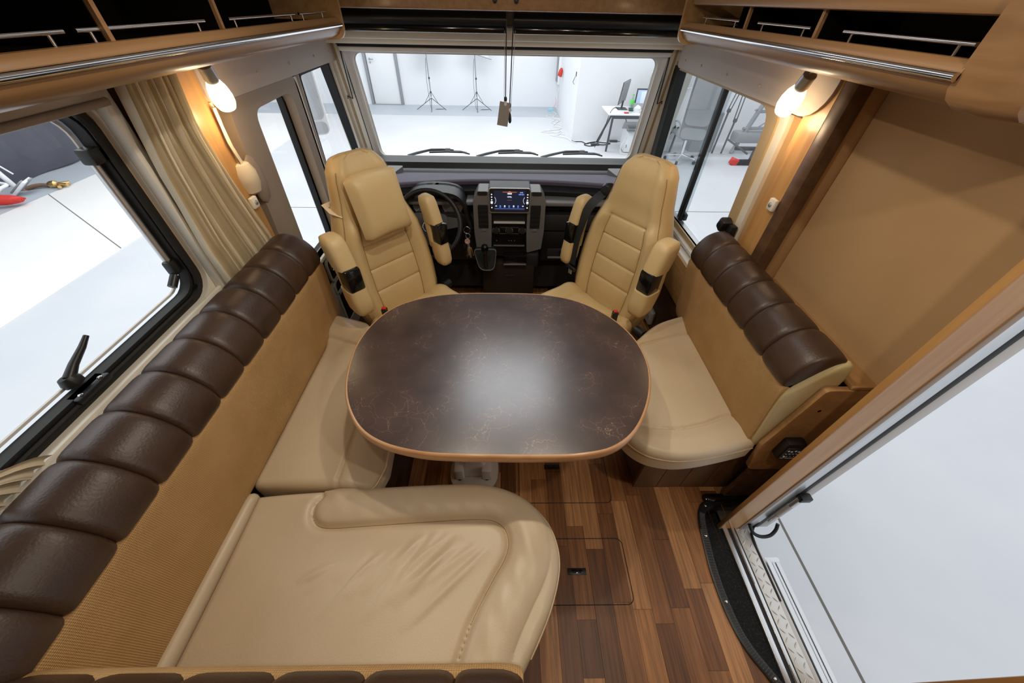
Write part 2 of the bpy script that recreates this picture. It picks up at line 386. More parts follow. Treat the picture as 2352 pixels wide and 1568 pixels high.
WL = [rrect(-.25, 1.105, .885, 1.492, .085),
      rpoly([(1.70, .58), (2.10, .58), (2.105, 1.345), (1.755, 1.335)], [.02, .03, .05, .06]),
      rpoly([(2.285, .70), (2.93, .74), (2.755, 1.375), (2.315, 1.38)], [.02, .02, .03, .02])]
wall_left = struct(plate('wall_left', [(-1.3, -.35), (2.95, -.35), (2.95, 1.98), (-1.3, 1.98)], WL, fX, -1.13, -1.10, m_wall))
WR = [rrect(.03, .60, -.17, 1.86, .05), rpoly([(1.56, .69), (2.76, .69), (2.73, 1.395), (1.62, 1.395)], [.02, .02, .02, .09])]
wall_right = struct(plate('wall_right', [(-1.3, -.35), (1.29, -.35), (1.29, 1.98), (-1.3, 1.98)], WR[:1], fX, 1.15, 1.165, m_wall))
struct(plate('wall_right_cab', [(1.29, -.35), (2.95, -.35), (2.95, 1.98), (1.29, 1.98)], WR[1:], fX, 1.075, 1.10, m_wall))
struct(plate('wall_left_skin', [(-1.3, -.35), (2.95, -.35), (2.95, 1.98), (-1.3, 1.98)], WL, fX, -1.137, -1.131, m_white))
struct(plate('wall_right_skin', [(-1.3, -.35), (1.32, -.35), (1.32, 1.98), (-1.3, 1.98)], WR[:1], fX, 1.166, 1.172, m_white))
struct(plate('wall_right_cab_skin', [(1.29, -.35), (2.95, -.35), (2.95, 1.98), (1.29, 1.98)], WR[1:], fX, 1.101, 1.107, m_white))
def wsY(z): return 2.93-(z-.81)/.61*.15
fW = lambda u, v, w: (u, wsY(v)+w, v)
wall_front = struct(plate('wall_front', [(-1.16, .2), (1.19, .2), (1.19, 1.98), (-1.16, 1.98)], [rrect(-.955, .955, .795, 1.437, .035)], fW, 0, .05, m_cream))
struct(box('wall_front_low', -1.16, 1.19, 2.96, 3.05, -.35, .3, m_dash))
struct(box('wall_back', -1.16, 1.19, -1.36, -1.3, -.35, 1.98, m_honey))
struct(plate('ceiling', [(-1.16, -1.36), (1.19, -1.36), (1.19, 2.85), (-1.16, 2.85)], [rrect(-.33, .37, 1.42, 2.12, .06)], fZ, 1.96, 2.0, m_offw))
m_hatch = GLASS('roof_hatch_plastic', (.92, .94, .95))
for i, (a, b, c, d) in enumerate(((-.33, .37, 1.42, 2.12),)):
    wn = struct(plate('window_%d' % (8+i), rrect(a-.05, b+.05, c-.05, d+.05, .07), [rrect(a+.01, b-.01, c+.01, d-.01, .06)], fZ, 1.945, 1.96, m_offw))
    box('pane', a+.005, b-.005, c+.005, d-.005, 1.985, 1.99, m_hatch, wn)
# underbody
struct(box('wall_underbody', -1.15, 1.06, -1.3, 2.9, -.33, -.30, m_blackm))

# ------------------------------------------------------------------ windscreen
win = struct(plate('window_5', rrect(-.965, .965, .785, 1.447, .04), [rrect(-.945, .945, .805, 1.427, .05)], fW, -.006, .0, m_offw))
plate('pane', rrect(-.957, .957, .793, 1.44, .035), [], fW, .028, .032, m_glass, win)
plate('dotted_border', rrect(-.956, .956, .794, 1.439, .035), [rrect(-.937, .937, .800, 1.425, .045)], fW, .022, .024, MAT('ceramic_border', (.75, .77, .8), .4), win)
ra = rrect(-.984, .984, .785, 1.452, .03); rb_ = rrect(-.940, .940, .802, 1.43, .045)
loft('reveal', [[fW(u, v, -.032) for u, v in ra], [fW(u, v, -.026) for u, v in ra], [fW(u, v, .024) for u, v in rb_], [fW(u, v, .018) for u, v in rb_]], m_offw, win, loop=True)
plate('rubber_seal', rrect(-.975, .975, .775, 1.45, .04), [rrect(-.966, .966, .784, 1.448, .036)], fW, -.008, -.001, m_rubber, win)

plate('lower_rail', [(-.96, .77), (.96, .77), (.96, .804), (-.96, .804)], [], fW, -.045, -.0, m_dash, win)
# corner posts: cream with a tan groove and folding blind arms
for i, s in enumerate((-1, 1)):
    t = struct(plate('trim_%d' % (i+1), rpoly([(s*.985, .60), (s*1.10, .60), (s*1.10, 1.53), (s*.985, 1.53)], .01), [], fW, -.03, .0, m_cream))
    plate('groove_strip', [(s*1.022, .62), (s*1.036, .62), (s*1.036, 1.50), (s*1.022, 1.50)], [], fW, -.034, -.03, MAT('tan_groove', (.40, .29, .17), .6), t)
    plate('post_return', [(s*1.062, .62), (s*1.10, .62), (s*1.10, 1.47), (s*1.062, 1.47)], [], fW, -.055, -.03, m_cream, t)
    plate('edge_joint', [(s*.984, .80), (s*.988, .80), (s*.988, 1.47), (s*.984, 1.47)], [], fW, -.036, -.03, m_blackm, t)
    def wp(x, z, w=-.045): return (x, wsY(z)+w, z)
    arm = tag(tube('folding_strut', [wp(s*.985, 1.475), wp(s*.992, 1.40), wp(s*1.005, 1.19), wp(s*1.035, 1.205), wp(s*1.036, 1.19)], .0035, m_black),
              ('thin black folding blind arm on the post beside the steering wheel' if s < 0 else 'thin black folding blind arm on the post beside the sliding window'), 'blind arm', 'windscreen blind arms')
    tube('arm_rail', [wp(s*.978, 1.47), wp(s*.993, 1.22)], .0022, m_steel, arm)
    box('arm_clip', s*.975-.02, s*.975+.02, wsY(1.475)-.065, wsY(1.475)-.04, 1.468, 1.484, m_black, arm, .003)

# ------------------------------------------------------------------ header above the windscreen
hd = struct(box('trim_3', -1.09, 1.09, 2.60, 2.80, 1.505, 1.565, m_cream, None, .012))
box('lower_strip', -1.05, 1.05, 2.665, 2.79, 1.478, 1.505, m_cream, hd, .004)
box('shadow_gap', -.985, .985, 2.69, 2.72, 1.463, 1.475, m_blackm, hd)
box('blind_cassette', -.985, .985, 2.70, 2.775, 1.44, 1.466, m_offw, hd, .008)
bed = tag(box('drop_bed_front', -1.05, 1.05, 2.28, 2.34, 1.635, 1.90, m_lock, None, .01), 'brown wooden front panel of the raised bed above the windscreen', 'bed panel')
for xx in (-.055, .045): bolt(bed, (xx, 2.279, 1.672), (0, -1, 0), .011, m_black, 'screw_cap')
for i, (a, b) in enumerate(((-1.06, .004), (.034, 1.06))):
    bc = thing('roller_blind', ('left' if i == 0 else 'right')+' black roller blind rolled up in its housing above the windscreen', 'roller blind', ((a+b)/2, 2.45, 1.55), 'rolled-up windscreen blinds')
    loft('blind_roll', [[(xx, 2.475+.05*cos(q*PI/8), 1.600+.035*sin(q*PI/8)) for q in range(16)] for xx in (a, b)], m_black, bc)
    box('bottom_bar', a+.003, b-.003, 2.445, 2.47, 1.545, 1.572, m_gloss, bc, .006)
    box('housing', a+.005, b-.005, 2.50, 2.56, 1.545, 1.632, m_blackm, bc, .004)
# pull cords
for i, (x0, zb) in enumerate(((.0, 1.245), (.036, 1.215))):
    c = thing('pull_cord', ('black pull cord holding a grey card' if i == 0 else 'black pull cord ending in a black teardrop toggle'), 'cord', (x0, 2.42, 1.2), 'windscreen blind cords')
    xb = x0-.004-(.012 if i else 0)
    tube('cord', [(x0, 2.425, 1.63), (xb, 2.42, zb+.03)], .0032, m_black, c, 6)
    tube('cord', [(x0+(.010 if i else -.010), 2.425, 1.56), (xb+(.006 if i else -.008), 2.42, zb)], .0012, m_steel, c, 5)
    lathe('bead', [(.004, .012), (.009, .006), (.010, 0), (.009, -.008), (.003, -.012)], m_offw, c, (xb, 2.41, zb), (0, 0, 1), 12)
    lathe('cord_lock', [(.008, 0), (.009, .012), (.006, .02)], m_black, c, (xb, 2.415, zb+.012), (0, 0, 1), 12)
    if i: lathe('toggle', [(.002, .02), (.006, .008), (.009, -.012), (.009, -.028), (.004, -.036)], m_black, c, (xb+.002, 2.405, zb-.03), (0, 0, 1), 12)
obx = tag(obox('hang_tag', (-.014, 2.40, 1.195), (.062, .0015, .118), ry(9) @ rx(-6), m_paper), 'grey rectangular card hanging from the blind cord', 'tag')

# ------------------------------------------------------------------ left side: dinette window
w1 = struct(plate('window_1', rrect(-.30, 1.165, .865, 1.545, .05), [rrect(-.25, 1.108, .885, 1.495, .085)], fX, -1.10, -1.082, m_cream))
plate('rubber_seal', rrect(-.252, 1.106, .884, 1.492, .086), [rrect(-.225, 1.064, .925, 1.468, .07)], fX, -1.135, -1.10, m_rubber, w1)
plate('seal_lip', rrect(-.235, 1.082, .905, 1.478, .076), [rrect(-.228, 1.068, .915, 1.470, .07)], fX, -1.1, -1.094, m_gloss, w1)
plate('pane', rrect(-.235, 1.075, .915, 1.475, .06), [], fX, -1.150, -1.146, m_glass, w1)
plate('pane_rim', rrect(-.22, 1.063, .93, 1.465, .07), [rrect(-.213, 1.055, .937, 1.458, .065)], fX, -1.146, -1.140, m_offw, w1)
box('blind_box', -1.075, -1.03, -.3, 1.118, 1.478, 1.515, m_taupe, w1, .012)
tube('blind_bar', [(-1.05, -.3, 1.468), (-1.05, 1.122, 1.468)], .010, m_taupe, w1)
box('guide_rail', -1.082, -1.05, 1.108, 1.128, .88, 1.49, m_cream, w1, .004)
box('guide_rail', -1.082, -1.062, 1.136, 1.158, .875, 1.50, m_cream, w1, .004)
box('sill', -1.10, -1.03, -.3, 1.165, .862, .878, m_cream, w1, .004)
box('sill_rail', -1.075, -1.062, -.3, 1.15, .878, .892, m_cream, w1, .003)
box('sill_rail', -1.050, -1.040, -.3, 1.15, .878, .886, m_lgrey, w1, .003)
tube('stay', [(-1.128, 1.050, 1.35), (-1.128, 1.050, 1.03)], .011, m_alu, w1)
box('stay_bracket', -1.14, -1.10, 1.03, 1.085, 1.335, 1.375, m_black, w1, .006)
box('stay_knuckle', -1.138, -1.108, 1.03, 1.062, .985, 1.035, m_black, w1, .008)
tube('stay_knob', [(-1.122, 1.035, .985), (-1.122, 1.0, .962)], .013, m_black, w1)
# window latches
for i, (yy, lab) in enumerate(((.605, 'lever'), (.325, 'block'))):
    lt = obj_latch = thing('window_latch', ('black lever latch on the sill of the big window' if i == 0 else 'black block latch at the near end of the big window sill'), 'latch', (-1.1, yy, .92), 'window latches')
    box('latch_base', -1.125, -1.085, yy-.05, yy+.05, .905, .925, m_black, lt, .006)
    if i == 0:
        lathe('latch_hub', [(.022, 0), (.024, .012), (.018, .026)], m_black, lt, (-1.125, yy, .935), (-.25, 0, 1), 16)
        tube('lever', [(-1.125, yy, .955), (-1.13, yy+.035, .972), (-1.14, yy+.085, .985), (-1.142, yy+.115, 1.0)], [.013, .010, .008, .006], m_black, lt)
        for q in (-.03, .03): bolt(lt, (-1.095, yy+q, .925), (0, 0, 1), .006)
    else:
        box('latch_body', -1.145, -1.09, yy-.04, yy+.03, .925, .985, m_black, lt, .012)

# ------------------------------------------------------------------ left side: cab door and quarter window
w2 = struct(plate('window_2', rpoly([(1.50, .42), (2.21, .42), (2.20, 1.40), (1.60, 1.40)], [.03, .03, .07, .11]),
          [rpoly([(1.70, .60), (2.115, .60), (2.115, 1.335), (1.755, 1.325)], [.02, .03, .06, .06])], fX, -1.10, -1.055, m_taupe))
plate('rubber_seal', rpoly([(1.695, .575), (2.118, .575), (2.12, 1.34), (1.752, 1.33)], [.02, .03, .05, .06]),
      [rpoly([(1.70, .60), (2.092, .60), (2.094, 1.335), (1.757, 1.327)], [.02, .02, .03, .05])], fX, -1.130, -1.10, m_rubber, w2)
plate('pane', rpoly([(1.70, .58), (2.10, .58), (2.10, 1.34), (1.755, 1.33)], .02), [], fX, -1.126, -1.122, m_glass, w2)
box('handle_recess', -1.058, -1.050, 1.555, 1.60, 1.105, 1.135, m_blackm, w2, .004)
loft('grip_bulge', [[(-1.055+.028*k_*cos(q*PI/8)*.6, 1.575+.055*k_*sin(q*PI/8)*.9, 1.12+h) for q in range(16)] for h, k_ in ((-.11, .1), (-.09, .7), (-.04, 1), (.03, .95), (.07, .6), (.085, .1))], m_taupe, w2)
w3 = struct(plate('window_3', rpoly([(2.20, .60), (2.98, .62), (2.79, 1.42), (2.215, 1.42)], .01), [rpoly([(2.285, .70), (2.93, .74), (2.755, 1.375), (2.315, 1.38)], [.02, .02, .03, .02])], fX, -1.10, -1.082, m_cream))
plate('rubber_seal', rpoly([(2.28, .69), (2.94, .73), (2.762, 1.385), (2.31, 1.39)], .01), [rpoly([(2.286, .71), (2.895, .75), (2.715, 1.375), (2.316, 1.37)], .02)], fX, -1.130, -1.078, m_rubber, w3)
plate('pane', rpoly([(2.285, .70), (2.93, .74), (2.755, 1.375), (2.315, 1.38)], .02), [], fX, -1.126, -1.122, m_glass, w3)
box('pillar_cover', -1.10, -1.06, 2.135, 2.165, .55, 1.385, m_taupe, w3, .008)
box('pillar_cover', -1.10, -1.055, 2.175, 2.225, .55, 1.385, m_cream, w3, .012)
box('pillar_cover', -1.10, -1.07, 2.235, 2.28, .55, 1.405, m_taupe, w3, .006)
cdoor = struct(box('door_2', -1.10, -1.055, 1.50, 2.85, -.05, .575, m_lgrey, None, .01))
for z_, h_, nm in ((.50, .075, 'handle_pocket'), (.37, .045, 'switch_pocket'), (.235, .13, 'bottle_pocket')):
    plate(nm, rrect(1.82, 1.99, z_-h_, z_+h_*.7, .03), [], fX, -1.056, -1.048, m_black, cdoor)
    plate('pocket_rim', rrect(1.805, 2.005, z_-h_-.012, z_+h_*.7+.012, .038), [rrect(1.82, 1.99, z_-h_, z_+h_*.7, .03)], fX, -1.057, -1.043, m_lgrey, cdoor)
tube('door_pull', [(-1.045, 1.86, .475), (-1.035, 1.90, .50), (-1.045, 1.95, .515)], .006, m_chrome, cdoor)
box('sill_strip', -1.10, -1.04, 1.50, 2.2, .575, .60, m_cream, cdoor, .006)

# wooden B posts
p4 = struct(plate('trim_4', rpoly([(1.395, .55), (1.505, .55), (1.50, 1.56), (1.345, 1.56)], [.01, .01, .01, .04]), [], fX, -1.10, -1.045, m_honey))
box('belt_slot_cover', -1.05, -1.038, 1.488, 1.502, 1.10, 1.40, m_gauze, p4, .003)
p5 = struct(plate('trim_5', rpoly([(1.325, .50), (1.43, .50), (1.43, 1.56), (1.325, 1.56)], .006), [], fX, 1.04, 1.08, m_honey))
box('dark_edge', 1.035, 1.092, 1.262, 1.325, .50, 1.56, m_dwood, p5, .012)
box('wall_return', 1.09, 1.15, 1.272, 1.29, .50, 1.62, m_wall, p5, .004)

# pelmets
pl = struct(plate('trim_6', rrect(1.485, 2.82, 1.392, 1.585, [.03, .03, 0, 0]), [], fX, -1.06, -1.035, m_pelmet))
pr = struct(plate('trim_7', rrect(1.335, 2.68, 1.398, 1.60, [.11, .03, 0, 0]), [], fX, 1.03, 1.055, m_pelmet))
plate('shadow_edge', rrect(1.318, 2.6, 1.388, 1.60, [.12, .03, 0, 0]), [], fX, 1.055, 1.07, m_dwood, pr)
for yy in (1.85, 2.15, 2.45, 2.68):
    bolt(pl, (-1.035, yy, 1.44), (1, 0, 0), .006, m_pelmet)
    bolt(pr, (1.03, yy-.1, 1.44), (-1, 0, 0), .006, m_pelmet)

# ------------------------------------------------------------------ right side: sliding window
w4 = struct(plate('window_4', rpoly([(1.49, .62), (2.80, .62), (2.78, 1.45), (1.52, 1.45)], [.02, .02, .02, .12]), [rpoly([(1.575, .70), (2.755, .70), (2.725, 1.388), (1.635, 1.388)], [.03, .02, .02, .10])], fX, 1.058, 1.075, m_cream))
plate('inner_frame', rpoly([(1.53, .655), (2.79, .655), (2.77, 1.42), (1.57, 1.42)], [.02, .02, .02, .115]), [rpoly([(1.585, .705), (2.75, .705), (2.72, 1.384), (1.64, 1.384)], [.03, .02, .02, .095])], fX, 1.05, 1.058, MAT('tan_frame', (.52, .38, .20), .5), w4)
plate('rubber_seal', rpoly([(2.71, .69), (2.79, .69), (2.76, 1.40), (2.685, 1.40)], .005), [], fX, 1.046, 1.10, m_rubber, w4)
plate('pane', rpoly([(1.57, .70), (2.20, .70), (2.20, 1.39), (1.63, 1.39)], [.03, 0, 0, .09]), [], fX, 1.098, 1.101, m_glass, w4)
plate('pane', [(2.06, .70), (2.74, .70), (2.72, 1.39), (2.06, 1.39)], [], fX, 1.088, 1.091, m_tint, w4)
box('slider_stile', 1.080, 1.098, 2.10, 2.128, .70, 1.395, m_rubber, w4, .004)
box('slider_stile', 1.092, 1.106, 2.165, 2.172, .70, 1.395, m_black, w4)
box('slide_track', 1.06, 1.105, 1.57, 2.75, .676, .700, m_alu, w4, .003)
box('top_track', 1.078, 1.104, 1.66, 2.73, 1.384, 1.394, m_rubber, w4, .002)
box('sill', 1.03, 1.085, 1.50, 2.80, .655, .675, m_offw, w4, .005)
box('slider_grip', 1.095, 1.12, 2.09, 2.14, .705, .745, m_black, w4, .006)
sl = thing('sash_latch', 'black latch with angled grip at the foot of the sliding window', 'latch', (1.04, 1.53, .90))
box('latch_base', 1.02, 1.05, 1.495, 1.535, .87, .955, m_black, sl, .006)
obox('latch_grip', (1.015, 1.552, .942), (.05, .045, .055), rx(20), m_black, sl, .010)
tr8 = struct(box('trim_8', 1.0, 1.075, 1.32, 2.78, .60, .645, m_offw, None, .01))
box('ledge_front', .985, 1.0, 1.45, 2.75, .42, .64, m_honeyh, tr8, .004)
box('lower_panel', 1.03, 1.07, 1.45, 2.75, .0, .60, m_dwood, tr8)
so = thing('wall_socket', 'small white double socket block low on the wall by the passenger seat', 'socket', (1.02, 1.95, .1))
box('socket_body', .995, 1.03, 1.86, 1.99, .05, .15, m_offw, so, .006)
for q in (1.895, 1.955): lathe('socket_face', [(.018, 0), (.02, .004), (.012, .002)], m_lgrey, so, (.996, q, .10), (-1, 0, 0), 14)
# belt bolts and guides on the posts
for i, (xx, yy, zz, s) in enumerate(((-1.04, 1.453, 1.062, 1), (1.036, 1.338, 1.125, -1))):
    b_ = thing('belt_anchor', ('cream belt anchor block on the wooden post beside the curtain' if s > 0 else 'cream belt anchor block on the wooden post by the sliding window'), 'belt anchor', (xx, yy, zz), 'belt anchors')
    box('anchor_block', min(xx, xx+s*.018), max(xx, xx+s*.018), yy-.02, yy+.02, zz-.022, zz+.022, m_cream, b_, .006)
    bolt(b_, (xx+s*.018, yy, zz), (s, 0, 0), .009, m_steel)
bg_ = thing('belt_guide', 'rounded cream belt guide with webbing on the driver side post', 'belt guide', (-1.045, 1.50, 1.15))
loft('guide_cover', [[(-1.045+.045*k_*max(cos(q*PI/8), 0)-.002, 1.50+.045*k_*sin(q*PI/8), 1.145+h) for q in range(16)] for h, k_ in ((-.07, .15), (-.055, .75), (-.02, 1), (.02, 1), (.05, .7), (.06, .15))], m_gauze, bg_)
tube('webbing', [(-1.03, 1.495, 1.19), (-1.03, 1.475, 1.28), (-1.03, 1.485, 1.385)], .009, m_gauze, bg_, 8, flat=.3)

# ------------------------------------------------------------------ entrance: jambs, sill, step well
d1 = struct(plate('door_1', [(1.02, -.105), (1.108, -.105), (1.108, 1.9), (1.02, 1.9)], [], lambda u, v, w: (u, w, v), .582, .598, m_honey))
box('jamb_edge', 1.008, 1.022, .580, .600, -.105, 1.9, m_honey, d1, .004)
box('brush_seal', 1.104, 1.124, .578, .61, -.105, 1.9, m_taupe, d1, .003)
box('door_frame', 1.124, 1.170, .581, .61, -.10, 1.9, m_alu, d1, .004)
box('rubber_gasket', 1.170, 1.200, .584, .61, -.10, 1.9, m_rubber, d1, .006)
box('outer_frame', 1.200, 1.245, .586, .625, -.10, 1.9, m_lgrey, d1, .005)
box('jamb_near', 1.02, 1.19, .012, .035, -.10, 1.9, m_honey, d1, .004)
box('outer_frame', 1.19, 1.215, .010, .040, -.10, 1.9, m_lgrey, d1, .005)
hinge = []
for z0, z1, mm in ((.03, .10, m_alu), (.10, .20, m_lgrey), (.20, .27, m_alu)): tube('hinge_barrel', [(1.178, .570, z0), (1.178, .570, z1-.004)], .011, mm, d1, 10)
box('hinge_lug', 1.17, 1.215, .556, .585, .255, .285, m_black, d1, .005)
dl = tag(tube('door_cable', spline([(1.12, .575, -.03), (1.135, .548, -.055), (1.17, .535, -.068), (1.21, .537, -.062), (1.235, .553, -.042), (1.24, .57, -.015)], 6, False), .0075, m_rubber), 'short black cable loop at the foot of the entrance door frame', 'cable')
# sill
sill = struct(box('trim_9', 1.028, 1.050, .012, .60, -.13, -.098, m_alu, None, .003))
box('sill_groove', 1.05, 1.066, .012, .60, -.13, -.104, m_rubber, sill)
box('sill_rail', 1.066, 1.082, .012, .60, -.13, -.098, m_alu, sill, .003)
box('sill_groove', 1.082, 1.09, .012, .60, -.13, -.106, m_rubber, sill)
m_chk = MAT('checker_plate', (.70, .69, .66), .38, .5)
box('checker_plate', 1.09, 1.145, .012, .60, -.13, -.104, m_chk, sill, .002)
k = 0
yy = .03
while yy < .59:
    for q in (0, 1):
        cx_, cy_ = 1.104+.027*q, yy+.0145*q; dx_ = .008; dy_ = .009*(1 if (k+q) % 2 else -1)
        tube('plate_rib', [(cx_-dx_, cy_-dy_, -.1042), (cx_-dx_*.3, cy_-dy_*.3, -.1030), (cx_+dx_*.3, cy_+dy_*.3, -.1030), (cx_+dx_, cy_+dy_, -.1042)], [.0012, .003, .003, .0012], m_chk, sill, 6)
    yy += .029; k += 1
box('outer_sill', 1.145, 1.17, .012, .60, -.15, -.112, m_lgrey, sill, .008)
tube('corner_seal', [(1.15, .30, -.108), (1.15, .50, -.106), (1.153, .555, -.10), (1.165, .58, -.08), (1.168, .585, -.03)], .006, m_rubber, sill)
# step well
sw = struct(plate('trim_10', TR+[(1.045, .69), (1.045, -.12)], [], fZ, -.135, -.118, m_blackm))
struct(sw)
rim_o = TR; rim_i = []
for i, (px_, py_) in enumerate(TR):
    a = Vector(TR[max(i-1, 0)]); b = Vector(TR[min(i+1, len(TR)-1)]); t_ = (b-a).normalized(); n_ = Vector((t_.y, -t_.x)); rim_i.append((px_+n_.x*.034, py_+n_.y*.034))
well = thing('step_well', 'black plastic step tray with studded rim at the entrance', 'step tray', (.95, .3, -.118))
loft('rim', [[(o[0], o[1], -.002), (o[0], o[1], .006), (o[0]*.8+i_[0]*.2, o[1]*.8+i_[1]*.2, .010), (i_[0]*.9+o[0]*.1, i_[1]*.9+o[1]*.1, .008), (i_[0], i_[1], .002), (i_[0]+.006, i_[1], -.115), (i_[0]+.001, i_[1], -.117)] for o, i_ in zip(rim_o, rim_i)], m_black, well)
m_stud = MAT('grey_studs', (.10, .10, .105), .4)
V = []; F = []
for i in range(2, len(TR)-12):
    for h in (0, .5):
        for f in (.24, .40, .56, .72):
            o = Vector(TR[i])*(1-h)+Vector(TR[i+1])*h; q = Vector(rim_i[i])*(1-h)+Vector(rim_i[i+1])*h; c = o*(1-f)+q*f; z = .0098
            n0 = len(V); r_ = .0021
            V += [(c.x-r_, c.y-r_, z), (c.x+r_, c.y-r_, z), (c.x+r_, c.y+r_, z), (c.x-r_, c.y+r_, z), (c.x, c.y, z+.002)]; F += [(n0, n0+1, n0+4), (n0+1, n0+2, n0+4), (n0+2, n0+3, n0+4), (n0+3, n0, n0+4)]
o = obj('rim_studs', V, F, m_stud, well, 0, False); o['kind'] = 'stuff'
for i in (10, 24, 36, 49): c = (Vector(TR[i])*.5+Vector(rim_i[i])*.5); bolt(well, (c.x, c.y, .0095), (0, 0, 1), .006)
box('end_wall', .93, 1.15, .66, .695, -.11, .03, m_gloss, well, .012)
tag(plate('step_carpet', [(q[0]+.008, min(max(q[1], -.1), .655)) for q in rim_i]+[(1.027, .655), (1.027, -.1)], [], fZ, -.118, -.108, m_carpet), 'black pile carpet in the entrance step well', 'carpet', kind='stuff')
# folding aluminium step outside
XF = Matrix.Translation((-.012, 0, 0))
st = thing('folding_step', 'ribbed aluminium folding step below the entrance door', 'step', (1.3, .3, -.35))
for i, (a, b, ye) in enumerate(((1.235, 1.262, .545), (1.268, 1.298, .54), (1.310, 1.334, .505), (1.338, 1.352, .50), (1.356, 1.378, .50))):
    box('tread_rib', a, b, -.05, ye, -.325, -.30-(.006 if i > 2 else 0), m_alu if i != 0 else m_white, st, .004)
box('tread_core', 1.235, 1.378, -.05, .49, -.34, -.318, m_rubber, st)
box('end_cap', 1.235, 1.30, .525, .556, -.33, -.296, m_white, st, .008); box('end_cap', 1.305, 1.38, .49, .514, -.33, -.302, m_white, st, .008)
for yy in (.0, .45): box('step_arm', 1.15, 1.25, yy, yy+.025, -.36, -.32, m_dgrey, st)

XF = Matrix.Identity(4)
# ------------------------------------------------------------------ overhead lockers
def rail(th, s, y0, y1, x0, z0):
    r = tube('rail', [(x0, y0, z0+.026), (x0, y1, z0+.026)], .0042, m_chrome, th, 8)
    for yy in (y0+.03, y1-.03): tube('rail_post', [(x0, yy, z0), (x0, yy, z0+.026)], .003, m_chrome, r, 6)
def locker(s, xl, ys, yn, divs, rails, label, zz):
    """s side sign, xl lip x, ys far end, yn near end"""
    th = thing('overhead_locker', label, 'locker', (s*1.0, (ys+yn)/2, zz-.06), 'overhead lockers')
    X = lambda p: s*p
    # bottom board with rounded lip: (depth from centre line, z)
    sec = [(1.06, zz-.02), (1.06, zz-.05), (xl+.12, zz-.062), (xl+.05, zz-.058), (xl+.018, zz-.045), (xl+.004, zz-.027), (xl, zz-.012), (xl+.003, zz+.004), (xl+.012, zz+.012), (xl+.03, zz+.012), (xl+.036, zz-.002), (1.0, zz-.02)]
    loft('shelf_board', [[(X(p), yy, z) for p, z in sec] for yy in (yn, ys)], m_lock, th)
    tube('chrome_strip', [(X(xl-.003), yn, zz-.012), (X(xl-.003), ys-.01, zz-.012)], .0075, m_chrome, th, 8)
    box('lining', min(X(xl+.05), X(1.04)), max(X(xl+.05), X(1.04)), yn, ys-.012, zz-.004, zz+.003, m_felt, th)
    box('back_lining', min(X(1.03), X(1.05)), max(X(1.03), X(1.05)), yn, ys-.012, zz, zz+.36, m_felt, th)
    box('top_board', min(X(xl+.02), X(1.06)), max(X(xl+.02), X(1.06)), yn, ys, zz+.26, zz+.36, m_lock, th, .01)
    plate('end_panel', rpoly([(X(xl-.008), zz-.065), (X(1.06), zz-.065), (X(1.06), zz+.36), (X(xl-.008), zz+.36)], [.045, 0, 0, .02]), [], fY, ys, ys+.018, m_honeyh, th)
    for yy in divs:
        plate('divider', [(X(xl+.035), zz-.0), (X(1.04), zz-.0), (X(1.04), zz+.30), (X(xl+.035), zz+.30)], [], fY, yy-.008, yy+.008, m_felt, th)
        plate('divider_edging', [(X(xl+.026), zz+.005), (X(xl+.035), zz+.005), (X(xl+.035), zz+.30), (X(xl+.026), zz+.30)], [], fY, yy-.0055, yy+.0055, m_lock, th)
    for a, b in rails: rail(th, s, a, b, X(xl+.035), zz+.004)
    return th
locker(-1, .745, 2.15, -.9, (.92, 1.30), ((-.1, .835), (.86, 1.24), (1.35, 1.78), (1.82, 2.08)), 'open wooden overhead locker above the big window and curtain', 1.595)
lr = locker(1, .790, 2.12, .76, (1.235, 1.62), ((.80, 1.14), (1.27, 1.55), (1.68, 2.0)), 'open wooden overhead locker above the sliding window', 1.605)
box('top_rail', .80, .84, .76, 2.1, 1.672, 1.71, m_lock, lr, .008)
cb = thing('corner_cupboard', 'wooden corner cupboard with rounded front edge above the entrance door', 'cupboard', (.95, .6, 1.56))
loft('cupboard_body', [[(.792+dx, .765+dy, z), (.80+dx*.5, .70, z), (.815+dx, .655, z), (.86, .645-dy, z), (1.07, .645-dy, z), (1.07, .765, z), (.9, .765, z)] for z, dx, dy in ((1.542, .045, -.03), (1.548, .02, -.012), (1.56, .006, -.003), (1.575, 0, 0), (1.95, 0, 0))], m_lock, cb, smooth=50)
box('cupboard_front', .865, 1.07, .632, .646, 1.56, 1.95, m_honey, cb, .004)
lathe('indicator', [(.012, 0), (.012, .004), (.004, .005)], m_lgrey, cb, (.93, .632, 1.59), (0, -1, 0), 12)

# ------------------------------------------------------------------ reading lamps
m_shade = emis('lit_frosted_glass', (1, .84, .55), 1.9)
def lamp(pbase, ptop, ptip, label):
    T = Vector(ptop); B = Vector(pbase); P = Vector(ptip)
    th = thing('reading_lamp', label, 'lamp', tuple(B), 'reading lamps')
    tube('stem', [B, T], .006, m_chrome, th, 10)
    ax = (P-T).normalized()
    lathe('holder', [(.010, -.012), (.020, -.006), (.021, .03), (.018, .04)], m_steel, th, T, ax, 18)
    L_ = (P-T).length
    lathe('bracket', [(.005, 0), (.005, .012)], m_chrome, th, T+Vector((0, 0, .004)), (0, 0, 1), 10)
    lathe('glass_shade', [(.016, .036), (.022, .042), (.030, .06), (.034, .085), (.033, .105), (.026, L_), (.004, L_+.002)], m_shade, th, T, ax, 20)
    l = bpy.data.lights.new('lamp_bulb', 'POINT'); l.energy = 1.1; l.color = (1, .74, .44); l.shadow_soft_size = .03
    lo = bpy.data.objects.new('lamp_bulb', l); lo.location = P+ax*.045; place(lo, None); lo.parent = th; lo.matrix_parent_inverse = Matrix.Translation(th.location).inverted()
